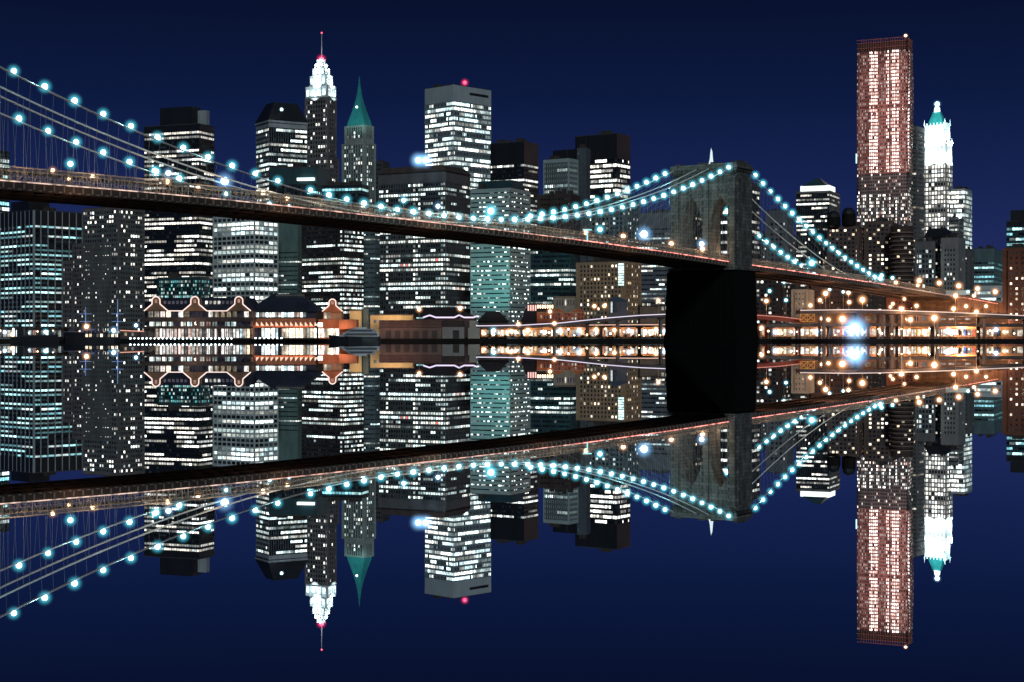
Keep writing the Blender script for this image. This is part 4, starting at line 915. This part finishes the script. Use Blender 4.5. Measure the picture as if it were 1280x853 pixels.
for x, y, k, lab in ((6, 415.5, 'cyan', 'blue white lamp on the quay at the left edge'), (15, 418.5, 'warm', 'amber lamp on the quay near the left edge'), (57, 415, 'white', 'white lamp on the quay behind the barge'), (170, 407, 'cyan', 'bluish lamp on the quay at the corner of the apartment tower')):
    lamp('quay_lamp', lab, 'lamp', at(x, y, 864), .85, k, None, (pxm(x, 864), 864, GZ) if y < 424 else None)

# moored yacht
D = 786
yt = thing('motor_yacht', 'sleek dark hulled motor yacht with stepped white decks moored by the kiosk', 'yacht', (pxm(443, D), D, 0))
m = MB(); prev = None
for dx, hw_, zt_ in ((-13.2, .15, 3.3), (-9, 1.7, 2.9), (-3, 2.6, 2.6), (4, 2.9, 2.45), (11.5, 2.8, 2.4), (12.3, 2.5, 2.2)):
    x = pxm(444, D) + dx; ring = [V((x + (.9 if dx < -12 else 0), D - hw_ * .8, -.4)), V((x + (.9 if dx < -12 else 0), D + hw_ * .8, -.4)), V((x, D + hw_, zt_)), V((x, D - hw_, zt_))]
    if prev:
        for i in range(4): m.poly([prev[i], ring[i], ring[(i + 1) % 4], prev[(i + 1) % 4]])
    else: m.poly(ring)
    prev = ring
m.poly(prev[::-1]); m.build('hull', hull_dk, yt)
def ycab(x0, x1, y0, y1, rk, mat, nm, w_):
    a, b2, c2, d2 = at(x0, y1, D), at(x1, y1, D), at(x1 - .5, y0, D), at(x0 + rk, y0, D); m = MB()
    m.hexa([(a.x, D - w_, a.z), (b2.x, D - w_, a.z), (b2.x, D + w_, a.z), (a.x, D + w_, a.z), (d2.x, D - w_ * .85, c2.z), (c2.x, D - w_ * .85, c2.z), (c2.x, D + w_ * .85, c2.z), (d2.x, D + w_ * .85, c2.z)]); m.build(nm, mat, yt)
ycab(424, 474.5, 416, 421, 6, hull_wh, 'main_deck', 2.3); ycab(430, 472, 416.6, 419.6, 4, black, 'saloon_window', 2.36); ycab(431, 470, 411.3, 416, 8, wall('yacht_grey', (.35, .38, .45), .35), 'upper_deck', 1.9); ycab(436, 466, 412.3, 414.6, 3.5, black, 'bridge_window', 1.96); ycab(442, 458, 409.3, 411.3, 4, hull_wh, 'flybridge', 1.4)
m = MB(); m.tube(at(450, 409.5, D), at(452, 404.5, D), .12, .06); m.build('mast', hull_wh, yt)
m = MB(); m.path([at(x, 418.2 - (x - 419) * .0, D - 2.7) for x in (420, 428, 440, 455, 473)], .05, 4); m.build('rail', steel, yt)

# sheds and walls right of the yacht
D = 850
s1 = thing('boat_shed', 'beige lit wall block behind the yacht', 'shed', (pxm(446, D), D, GZ)); wb(s1, 'wall', beige, 437, 452, 389, 421, D + 6, 10); wb(s1, 'coping', stone_warm, 436.5, 452.5, 388.4, 389.2, D + 5.8, 10.4)
m = MB(); m.tube(at(457, 422, D + 7), at(457, 386, D + 7), 1.9, 1.7, 8); o = thing('exhaust_stack', 'plain slate round stack between beige wall and yellow shed', 'stack', (pxm(457, D), D + 5, GZ)); m.build('shaft', wall('slate_stack', (.1, .13, .14)), o)
s2 = thing('boat_shed', 'yellow lit flat roofed shed behind the long brown shed', 'shed', (pxm(490, D), D, GZ)); wb(s2, 'wall', beige, 463, 516, 394.6, 421, D + 6, 14); wb(s2, 'roof_edge', stone_warm, 462, 517, 393.8, 394.5, D + 5.5, 15); bays(s2, 466, 478, 400, 404, D + 6, 2, 'warm', 1, .5, .4)
for x in (444, 474, 488, 504): point('shed_light', (pxm(x, D), D - 1, 15), (1, .70, .40), 1500, .4, s2)
for x in (486, 510): point('shed_light', (pxm(x, D), D - 16, 9), (1, .6, .45), 900, .4, s2)
D = 842
s3 = thing('pier_shed', 'long low brown pier shed with hanging nets along its top', 'shed', (pxm(520, D), D, 0)); wb(s3, 'wall', wall('stained_brown_wall', (.20, .13, .11)), 475.5, 552, 410, 423.4, D, 18); wb(s3, 'parapet', wall('rust_parapet', (.24, .13, .11)), 474, 552.5, 400.5, 411.5, D + 3, 14)
m = MB()
for i in range(38): x = 476 + i * 2; A = at(x, 411, D + 2.6); m.tube(A, A + V((0, 0, 4.2)), .09, None, 4)
for y in (409, 405, 401.6): m.path([at(475, y, D + 2.6), at(552, y, D + 2.6)], .09, 4)
m.build('railing', steel_dk, s3); wb(s3, 'fender', timber, 474, 602, 423.4, 427, D - .6, 3)
for i in range(6): wb(s3, 'door', wall('shed_door', (.10, .075, .07)), 482 + i * 11.5, 489 + i * 11.5, 413.5, 423, D - .12, .2)
s4 = thing('pier_shed', 'square grey pier shed beside the long brown one', 'shed', (pxm(566, D), D, 0)); wb(s4, 'wall', wall('pale_shed', (.36, .33, .31)), 552.7, 580, 409, 423.4, D - 1, 14); wb(s4, 'upper_storey', brown_dk, 552, 580, 401, 408.9, D + 1, 10); wb(s4, 'door', steel_dk, 566, 574, 413, 423, D - 1.15, .2)
s5 = thing('pier_shed', 'pale narrow pier hut with a stacked upper box', 'shed', (pxm(592, D), D, 0)); wb(s5, 'wall', wall('pale_hut', (.5, .43, .36)), 585, 599.5, 410, 423.4, D - 1, 10); wb(s5, 'upper_box', wall('pale_hut', (.5, .43, .36)), 587, 595, 401, 409.9, D, 6)
D = 912
for k, (x0, x1, y0, y1, sh_, lab) in enumerate(((500, 596, 383.5, 397, .28, 'long dark hip roofed market with violet lit eaves'), (474, 500, 389, 394.5, .3, 'small dark hipped roof left of the violet lit market'), (596, 636, 389, 402, .3, 'plain dark hipped roof behind the viaduct lamp'), (650, 690, 379, 404, .25, 'dark hipped roof behind the row of red and white sign lamps'))):
    DD = D + k * 3; o = thing('market_shed', lab, 'market', (pxm((x0 + x1) / 2, DD), DD, GZ)); wb(o, 'wall', brown_dk, x0 + 2, x1 - 2, y1, 421.5, DD + 1, 26)
    m = MB(); a, b2 = at(x0, y1, DD), at(x1, y0, DD); q = (b2.x - a.x) * sh_
    m.frustum([(a.x, DD, a.z), (b2.x, DD, a.z), (b2.x, DD + 28, a.z), (a.x, DD + 28, a.z)], [(a.x + q, DD + 11, b2.z), (b2.x - q, DD + 11, b2.z), (b2.x - q, DD + 17, b2.z), (a.x + q, DD + 17, b2.z)]); m.build('roof', wall('dark_slate_roof', (.035, .028, .032)), o)
    if k == 0:
        outline(o, [(529, 397), (537, 394.3), (545, 397), (568, 397), (574, 394), (580, 397), (592, 397), (597, 395)], DD - .5, .45, rim_v, 'eave_light'); bays(o, 520, 531, 396.8, 398.8, DD - .4, 1, 'cyan', 1, 1, .1, 'sign_panel')
        for x, y, lab2 in ((524, 387, 'amber lamp at the left of the violet lit market roof'), (575, 386, 'amber lamp at the right of the violet lit market roof')): lamp('street_lamp', lab2, 'street lamp', at(x, y, DD - 6), .95, 'warm', None, (pxm(x, DD - 6), DD - 6, GZ))
sgn = thing('lit_sign_row', 'row of upright red and white lit sign tubes on the dark roof', 'sign', tuple(at(675, 389, 908)))
for i in range(11):
    x = 660.5 + i * 3; m = MB(); A = at(x, 388.6 if i < 4 else 385.5, 908); B = at(x, 381.5, 908); m.tube(A, B, .42 if i < 4 else .36, None, 6); m.build('sign_tube', emit('sign_tube_rose', (1, .5, .45), 1.3) if i < 4 else lamp_warm, sgn)
m = MB(); m.path([at(659, 389, 908.5), at(692, 389, 908.5)], .2, 5); m.build('frame', steel_dk, sgn)
D = 918
fm = thing('brick_market', 'red brick market hall with two gables and arched windows', 'market', (pxm(710, D), D, GZ)); wb(fm, 'wall', brick_red, 671, 731, 390.5, 421.5, D, 20)
for x in (697, 722.5):
    m = MB(); k = [at(x - 9, 390.4, D), at(x + 9, 390.4, D), at(x, 385.6, D)]; m.poly(k); bk = [p + V((0, 18, 0)) for p in k]; m.poly(bk[::-1])
    for i in range(3): m.poly([k[i], bk[i], bk[(i + 1) % 3], k[(i + 1) % 3]])
    m.build('gable', brick_red, fm); outline(fm, [(x - 9.4, 390.2), (x, 385.2), (x + 9.4, 390.2)], D - .3, .2, stone_warm, 'coping')
bays(fm, 675, 690, 394, 398.5, D, 4, 'warm', .8, 1.3, .5); bays(fm, 693, 730, 392, 395, D, 9, 'white', .7, .8, .55); bays(fm, 693, 730, 397, 400, D, 9, 'white', .6, .8, .55); wb(fm, 'string_course', stone_warm, 671, 731, 390.3, 391, D - .25, .3)
pb = thing('customs_house', 'cream stone low block with tall windows above brick market', 'building', (pxm(715, 948), 948, GZ)); wb(pb, 'wall', wall('cream_stone', (.42, .34, .26)), 692, 738, 371.5, 421, 948, 16); bays(pb, 695, 736, 375, 382, 948, 12, 'warm', .25, .5, .5); wb(pb, 'cornice', stone_warm, 691, 739, 370.6, 371.6, 947.6, 17)
m = MB(); a, b2 = at(696, 370.6, 948), at(734, 366, 948); m.frustum([(a.x, 950, a.z), (b2.x, 950, a.z), (b2.x, 963, a.z), (a.x, 963, a.z)], [(a.x + 4, 954, b2.z), (b2.x - 4, 954, b2.z), (b2.x - 4, 959, b2.z), (a.x + 4, 959, b2.z)]); m.build('roof', black, pb)
gh = thing('glass_house', 'small dark glazed house standing before the beige apartment block', 'building', (pxm(773, 905), 905, GZ)); wb(gh, 'wall', wall('glazed_navy', (.06, .075, .11), .3), 762, 784, 376.5, 421, 905, 14); bays(gh, 763, 772, 377.5, 391, 905, 3, 'cyan', .5, .6, .3); m = MB(); a, b2 = at(761, 376.4, 905), at(785, 371, 905); m.frustum([(a.x, 904.5, a.z), (b2.x, 904.5, a.z), (b2.x, 920, a.z), (a.x, 920, a.z)], [(a.x + 3, 910, b2.z), (b2.x - 5, 910, b2.z), (b2.x - 5, 914, b2.z), (a.x + 3, 914, b2.z)]); m.build('roof', wall('blue_slate', (.08, .10, .15)), gh)
rh = thing('row_house', 'dark low house with three bright windows left of the pier', 'building', (pxm(815, 905), 905, GZ)); wb(rh, 'wall', stone_dark, 800, 838, 383, 421, 905, 14); bays(rh, 802, 814, 379.5, 382.5, 904, 2, 'white', .9, 1.2, .3); bays(rh, 826, 836, 383.5, 388, 905, 2, 'white', 1, 1.4, .4); wb(rh, 'roof', black, 799, 839, 381.4, 382.9, 904.5, 15)
for x, y, D_, lab in ((743, 383, 878, 'left of two amber street lamps on poles before the beige block'), (755.5, 382.5, 880, 'right of two amber street lamps on poles before the beige block'), (687.5, 389.5, 876, 'amber lamp at the corner of the brick market'), (823, 376, 900, 'warm white lamp beside the dark low house'), (648, 405.5, 864, 'amber lamp at the bend of the lit viaduct'), (693, 404.5, 864, 'second amber lamp along the lit viaduct')):
    lamp('street_lamp', lab, 'street lamp', at(x, y, D_), .9, 'warm', None, (pxm(x, D_), D_, GZ))

# elevated road, left stretch
def viaduct(name, label, pts, D, wid, th_, colx, strip=None, colw=.7, mat=None):
    o = thing(name, label, 'viaduct', (pxm(pts[0][0], D), D, GZ)); mat = mat or wall('viaduct_steel', (.10, .085, .085))
    m = MB()
    for (x0, y0), (x1, y1) in zip(pts, pts[1:]):
        a, b2 = at(x0, y0, D), at(x1, y1, D); m.hexa([(a.x, D, a.z - th_), (b2.x, D, b2.z - th_), (b2.x, D + wid, b2.z - th_), (a.x, D + wid, a.z - th_), (a.x, D, a.z), (b2.x, D, b2.z), (b2.x, D + wid, b2.z), (a.x, D + wid, a.z)])
    m.build('deck', mat, o)
    m = MB()
    for (x0, y0), (x1, y1) in zip(pts, pts[1:]):
        n = max(1, int(abs(x1 - x0) / 4))
        for i in range(n):
            A = at(x0 + (x1 - x0) * i / n, y0 + (y1 - y0) * i / n, D); m.tube(A, A + V((0, 0, 1.0)), .06, None, 4)
        m.tube(at(x0, y0, D) + V((0, 0, 1)), at(x1, y1, D) + V((0, 0, 1)), .06, None, 4)
    m.build('railing', mat, o)
    if strip:  # added glowing strip stands in for traffic light trails along the road
        m = MB()
        for (x0, y0), (x1, y1) in zip(pts, pts[1:]): m.tube(at(x0, y0, D) + V((0, -.25, -.25)), at(x1, y1, D) + V((0, -.25, -.25)), .24, None, 5)
        m.build('edge_light', strip, o)
    for x in colx:
        for (x0, y0), (x1, y1) in zip(pts, pts[1:]):
            if x0 <= x <= x1:
                y = y0 + (y1 - y0) * (x - x0) / (x1 - x0); zt_ = zy(y, D) - th_
                for yy in (D + 1.0, D + wid - 1.6):
                    m = MB(); X = pxm(x, D); m.box(X - colw, X + colw, yy, yy + .9, GZ, zt_ - .5); m.box(X - colw * 2.2, X + colw * 2.2, yy - .15, yy + 1.05, zt_ - .5, zt_ - .01); m.build('column', mat, o)
    return o
strip_l = emit('edge_light_lilac', (.92, .80, 1), 1.0)
viaduct('elevated_road', 'elevated road with a lilac lit edge rising towards the bridge pier', [(595, 407), (650, 406.2), (700, 403.4), (760, 397), (800, 393.8), (842, 392)], 868, 12, 2.0, [612, 652, 693, 735, 773, 827], strip_l)
viaduct('lower_road', 'lower elevated road with a warm lit edge left of the pier', [(735, 406), (790, 405.6), (842, 405.4)], 884, 10, 1.6, [752, 800], emit('edge_light_peach', (1, .62, .5), .9))
# shop rows under it
def shops(x0, x1, y0, D, n, pal, label, s=1.5, wallm=None):
    o = thing('shop_row', label, 'shop', (pxm((x0 + x1) / 2, D), D, GZ)); wb(o, 'wall', wallm or wall('shop_wall_orange', (.55, .27, .12)), x0, x1, y0, 421.4, D, 8)
    bays(o, x0 + 1, x1 - 1, y0 + 3.4, 420.8, D, n, pal, .96, s, .12, 'shop_window'); wb(o, 'awning', wall('awning_brown', (.4, .2, .12)), x0, x1, y0 + 2.0, y0 + 3.0, D - 1.6, 1.6)
    for i in range(max(2, n // 4)):
        x = x0 + (x1 - x0) * (i + .5) / max(2, n // 4); c = (1, .62, .32) if pal != 'cool' else (.8, .9, 1); point('shop_light', (pxm(x, D), D - 5, zy(y0 + 3, D)), c, 1500, .3, o)
    return o
shops(601, 672, 409.5, 899, 14, 'warm', 'amber lit shop row under the viaduct right of the pier huts'); shops(672, 737, 409.3, 903, 12, 'white', 'white lit shop row under the bend of the viaduct', 1.7); shops(737, 838, 408.6, 899, 18, 'warm', 'orange lit shop row under the viaduct beside the pier', 1.5)
k = 0
for x, y, kd, lab in ((617, 413.5, 'white', 'pale lamp under the viaduct beside the pier hut'), (639, 414.5, 'warm', 'amber lamp under the viaduct at the amber shop row'), (660, 413, 'warm', 'amber lamp under the viaduct left of the white shop row'), (700, 413.5, 'white', 'white lamp before the white shop row, left one'), (724, 413.2, 'white', 'white lamp before the white shop row, right one'), (745, 412, 'warm', 'large amber lamp at the left of the orange shop row'), (768, 413, 'warm', 'amber lamp in the middle of the orange shop row'), (786, 413.5, 'cyan', 'blue white lamp in front of the orange shop row'), (820, 412, 'warm', 'amber lamp near the pier in front of the orange shop row'), (831, 414, 'cyan', 'blue white lamp right beside the pier')):
    lamp('quay_lamp', lab, 'lamp', at(x, y, 880 if y < 413 else 866), .95, kd, None, (pxm(x, 880 if y < 413 else 866), 880 if y < 413 else 866, GZ))
# quay shrubs, railing, people-high posts
def shrub(x, h, lab, grp):
    D_ = 863; X = pxm(x, D_); o = thing('shrub', lab, 'shrub', (X, D_, GZ), grp); m = MB(); m.tube((X, D_, GZ), (X, D_, GZ + h * .5), .09, .05, 5); m.build('stem', bark, o); m = MB()
    for i in range(150):
        th_, ph = rng.uniform(0, 6.28), math.acos(rng.uniform(-1, 1)); r_ = h * .42 * rng.uniform(.5, 1.1); p = V((X + r_ * math.sin(ph) * math.cos(th_), D_ + r_ * math.sin(ph) * math.sin(th_), GZ + h * .58 + r_ * math.cos(ph) * .9))
        a = V((rng.uniform(-1, 1), rng.uniform(-1, 1), rng.uniform(-1, 1))).normalized() * .22; b_ = a.orthogonal().normalized() * .16; m.poly([p - a, p - b_, p + a, p + b_])
    m.build('foliage', leaf, o)
for i in range(22):
    x = 600 + i * 10.7 + rng.uniform(-3, 3); shrub(x, rng.uniform(1.6, 3.4), 'small dark shrub on the quay in front of the lit shops', 'shrubs along the quay')
for x0, x1, lab in ((600, 838, 'thin dark railing along the quay left of the pier'), (950, 1300, 'thin dark railing along the quay right of the pier')):
    D_ = 862.6 if x0 > 640 else 862.6; o = thing('quay_railing', lab, 'railing', (pxm(x0, D_), D_, GZ)); m = MB(); n = int((x1 - x0) / 3)
    for i in range(n): X = pxm(x0 + (x1 - x0) * i / n, D_); m.tube((X, D_, GZ), (X, D_, GZ + 1.1), .06, None, 4)
    m.build('post', steel_dk, o); m = MB()
    for h in (.55, 1.1): m.tube((pxm(x0, D_), D_, GZ + h), (pxm(x1, D_), D_, GZ + h), .06, None, 4)
    m.build('rail', steel_dk, o)

# elevated roads, right stretch
viaduct('elevated_road', 'broad elevated road on columns crossing under the bridge at right', [(1000, 387.6), (1060, 386.6), (1110, 387.4), (1170, 389.4), (1230, 392), (1320, 396)], 868, 14, 2.1, [1030, 1075, 1104, 1116, 1128, 1172.5, 1231, 1290], emit('edge_light_pale', (1, .75, .68), .75), .75)
viaduct('lower_road', 'lower deck of the broad elevated road at right', [(950, 405.4), (1010, 404.6), (1060, 403.8), (1130, 403.8), (1320, 405)], 872, 12, 1.8, [965, 1000, 1040, 1086, 1116, 1172.5, 1231, 1290], None, .6)
viaduct('ramp', 'red painted ramp climbing beside the bridge pier at right', [(944, 393.5), (975, 395.5), (1003, 399)], 880, 8, 2.4, [960], emit('edge_light_red_ramp', (1, .3, .2), .6), .6, wall('red_painted_steel', (.4, .10, .07)))
bx = thing('truss_span', 'short yellow lit cross braced truss at the end of the red ramp', 'truss', tuple(at(1008, 404, 866))); m = MB()
for x0 in (1000, 1009):
    m.tube(at(x0, 401.5, 866), at(x0 + 9, 393, 866), .22, None, 5); m.tube(at(x0, 393, 866), at(x0 + 9, 401.5, 866), .22, None, 5); m.tube(at(x0, 392.5, 866), at(x0, 402, 866), .2, None, 5)
m.tube(at(1000, 393, 866), at(1018, 393, 866), .2, None, 5); m.tube(at(1000, 402, 866), at(1018, 402, 866), .2, None, 5); m.tube(at(1018, 392.5, 866), at(1018, 402, 866), .2, None, 5); m.build('brace', wall('ochre_steel', (.75, .42, .14)), bx)
for x, y in ((1004, 397), (1014, 398)): point('truss_light', at(x, y, 862), (1, .6, .25), 260, .3)
ow = wall('ochre_wall', (.55, .30, .15))
shops(950, 1040, 408, 896, 13, 'warm', 'amber lit shop row just right of the stone pier', 1.3, ow); shops(1040, 1112, 408, 894, 10, 'pink', 'rose lit shop row around the glaring floodlight', 1.2, ow); shops(1112, 1232, 408.5, 897, 18, 'warm', 'amber lit shop row under the broad elevated road', 1.5, ow); shops(1232, 1320, 409, 895, 9, 'warm', 'orange lit shop row at the right edge of the quay', 1.0, ow)
uw = thing('retaining_wall', 'orange lit wall with open bays between the two road decks', 'wall', (pxm(1110, 893), 893, GZ)); wb(uw, 'wall', wall('umber_wall', (.20, .11, .07)), 1000, 1260, 391.5, 404, 893, 3); bays(uw, 1080, 1160, 395.5, 401, 893, 8, 'pink', .7, .55, .3, 'panel'); bays(uw, 1164, 1215, 398, 400.2, 893, 5, 'pink', .8, .5, .3, 'panel')
for x in (1022, 1052, 1090, 1140, 1200, 1240): point('roadway_light', (pxm(x, 886), 886, zy(399, 886)), (1, .55, .3), 330, .4, uw)
L2 = [(980, 352.5, 'white', 1.3, 960), (962, 364, 'white', 1.3, 955), (958, 376.5, 'warm', 1.6, 900), (982.5, 375.5, 'white', 1.2, 915), (1032, 367, 'warm', 1.9, 905), (1037, 362, 'white', 1.2, 930), (1025, 375.5, 'warm', 1.5, 908), (1013, 382, 'warm', 1.5, 900), (1060.6, 366, 'warm', 1.6, 940), (1054, 365, 'white', 1.1, 942), (1061.5, 378, 'warm', 1.5, 910), (1078, 375, 'warm', 2.2, 905),
  (1128, 368, 'warm', 1.4, 900), (1130.5, 374, 'warm', 1.2, 898), (1116, 380, 'warm', 1.3, 896), (1113, 384, 'warm', 1.2, 892), (1145.7, 382.5, 'warm', 1.5, 890), (1127, 386.5, 'warm', 1.8, 866), (1192, 386.3, 'warm', 1.7, 878), (1207.6, 383, 'warm', 1.4, 885), (1232.6, 383, 'warm', 1.3, 880), (1220.5, 390, 'warm', 1.6, 866), (1194.5, 370, 'warm', 1.7, 866),
  (1027, 398.4, 'warm', 1.3, 880), (1035.6, 399.8, 'warm', 1.5, 880), (1053, 399, 'warm', 2.4, 866), (969, 415.4, 'cyan', 1.6, 866), (1020, 414.6, 'cyan', 1.6, 866), (952, 410, 'warm', 1.5, 866), (1138, 399.8, 'warm', 1.8, 865), (1168, 397.7, 'warm', 2.3, 865), (1185, 413, 'cyan', 1.6, 866), (1245, 412.5, 'cyan', 1.7, 866), (1100, 415, 'warm', 1.1, 880), (1255, 415, 'warm', 1.1, 880)]
words_ = {(980, 352.5): 'white lamp highest beside the pier, above the brown block', (962, 364): 'white lamp close to the right side of the pier', (958, 376.5): 'amber lamp on a pole close to the pier', (982.5, 375.5): 'white lamp left of the cream house', (1032, 367): 'big amber lamp on a tall pole right of the cream house', (1037, 362): 'whitish lamp just above the big amber pole lamp', (1025, 375.5): 'amber lamp at the right corner of the cream house', (1013, 382): 'amber lamp at the foot of the cream house', (1060.6, 366): 'amber lamp high before the red warehouse', (1054, 365): 'small white lamp touching the amber one before the warehouse', (1061.5, 378): 'amber lamp low before the red warehouse', (1078, 375): 'brightest yellow lamp before the warehouse end',
  (1128, 368): 'upper amber lamp of a pair under the approach', (1130.5, 374): 'lower amber lamp of a pair under the approach', (1116, 380): 'amber lamp above another at the orange warehouse', (1113, 384): 'lower amber lamp at the orange warehouse', (1145.7, 382.5): 'amber lamp before the masonry anchorage', (1127, 386.5): 'amber lamp on the parapet of the broad road, left one', (1192, 386.3): 'amber lamp before the first masonry arch', (1207.6, 383): 'amber lamp before the second masonry arch', (1232.6, 383): 'amber lamp next to the red brown brick tower', (1220.5, 390): 'amber lamp on the parapet of the broad road, right one', (1194.5, 370): 'amber lamp on the tallest pole before the approach',
  (1027, 398.4): 'left amber lamp between the road decks', (1035.6, 399.8): 'amber lamp between the road decks, second from the truss', (1053, 399): 'big amber lamp between the decks left of the glaring floodlight', (969, 415.4): 'blue white lamp under the lower road nearest the pier', (1020, 414.6): 'blue white lamp under the lower road left of the floodlight', (952, 410): 'amber lamp touching the pier under the lower road', (1138, 399.8): 'amber lamp between two columns of the broad road', (1168, 397.7): 'big amber lamp beside the thick road column', (1185, 413): 'blue white lamp right of the thick road column', (1245, 412.5): 'blue white lamp right of the last road column', (1100, 415): 'amber lamp right of the glaring floodlight', (1255, 415): 'small amber lamp next to the last blue white lamp'}
for x, y, kd, r_, D_ in L2:
    lamp('street_lamp', words_[(x, y)], 'street lamp', at(x, y, D_), r_ * .62, kd, None, (pxm(x, D_), D_, GZ))
    if r_ >= 1.6 and kd == 'warm': point('street_glow', at(x, y, D_ - 3), (1, .56, .28), 4200, .4)
q = at(1068.5, 411, 862); lamp('floodlight', 'huge glaring blue white floodlight on the quay at right', 'floodlight', q, 2.6, 'cyan', None, (q.x, 862, GZ), fac=4.0); point('flood_glow', q + V((0, -6, 0)), (.55, .65, 1), 3500, .5)
for px, py, kd, r_, lab in ((1149, 351, 'warm', 3.2, 'large yellowish lamp where the cable meets the approach'), (1147, 357, 'warm', 2.3, 'amber lamp just under the large yellowish one'), (1174, 354, 'warm', 3.0, 'amber lamp on the approach before the grey window block'), (1198.5, 357.6, 'warm', 3.2, 'amber lamp on the approach before the pale grey block'), (1222, 361, 'warm', 2.8, 'amber lamp on the approach before the teal striped tower'), (1244, 365, 'warm', 3.0, 'amber lamp at the end of the approach by the brick tower'), (1119.7, 353.4, 'warm', 2.6, 'amber lamp at the right end of the near cable'), (1210, 365, 'white', 1.8, 'small white lamp low on the approach'), (1217.4, 370, 'warm', 2.4, 'amber lamp on the approach parapet above the road pole'), (1102, 344.5, 'white', 2.4, 'white lamp where the near cable reaches the right hand deck'), (1115.6, 347.7, 'white', 2.2, 'white lamp past the end of the near cable')):
    t, D_ = tof(px, 12.3); z = zy(py, D_); lamp('approach_lamp', lab, 'lamp', bp(t, 12.3, z), r_ * .8 * D_ / F, kd, 'lamps along the bridge approach', bp(t, 12.3, road(t)))
for t in (255, 285, 315, 345, 372): point('approach_glow', bp(t, 26, 9), (1, .50, .28), 15000, .5)
sg_ = thing('road_gantry', 'pale sign gantry spanning the approach among its lamps', 'gantry', tuple(bp(322, 0, road(322)))); m = MB()
for o_ in (-11, 11): m.tube(bp(322, o_, road(322)), bp(322, o_, road(322) + 6.2), .25, None, 6)
m.tube(bp(322, -11, road(322) + 6.2), bp(322, 11, road(322) + 6.2), .3, None, 6); m.build('frame', steel, sg_); m = MB(); m.obox(bp(321.6, -8, road(322) + 3.4), NV * 15, U * .25, V((0, 0, 2.8))); m.build('sign_panel', emit('sign_grey_green', (.5, .62, .55), .45), sg_)

for i in range(30):                     # small working lights below the elevated roads
    x = 953 + i * 10.9 + rng.uniform(-4, 4); k = rng.choice(('warm', 'warm', 'warm', 'white')); D_ = 864.5
    lamp('work_lamp', 'small bulb on a short post under the broad elevated road at right', 'lamp', at(x, rng.uniform(411, 419.5), D_), rng.uniform(.32, .62), k, 'small bulbs under the road right of the pier', (pxm(x, D_), D_, GZ), fac=2.6)
for i in range(20):
    x = 604 + i * 11.6 + rng.uniform(-4, 4); D_ = 864.5
    lamp('work_lamp', 'small bulb on a short post under the rising elevated road', 'lamp', at(x, rng.uniform(411, 419.5), D_), rng.uniform(.32, .62), rng.choice(('warm', 'warm', 'white')), 'small bulbs under the road left of the pier', (pxm(x, D_), D_, GZ), fac=2.6)
for i in range(9):
    x = 2 + i * 16 + rng.uniform(-4, 4); D_ = 868
    lamp('work_lamp', 'small bulb along the quay behind the ship and barge', 'lamp', at(x, rng.uniform(411, 418), D_), rng.uniform(.35, .6), rng.choice(('warm', 'white', 'warm')), 'small bulbs along the left quay', (pxm(x, D_), D_, GZ), fac=2.6)
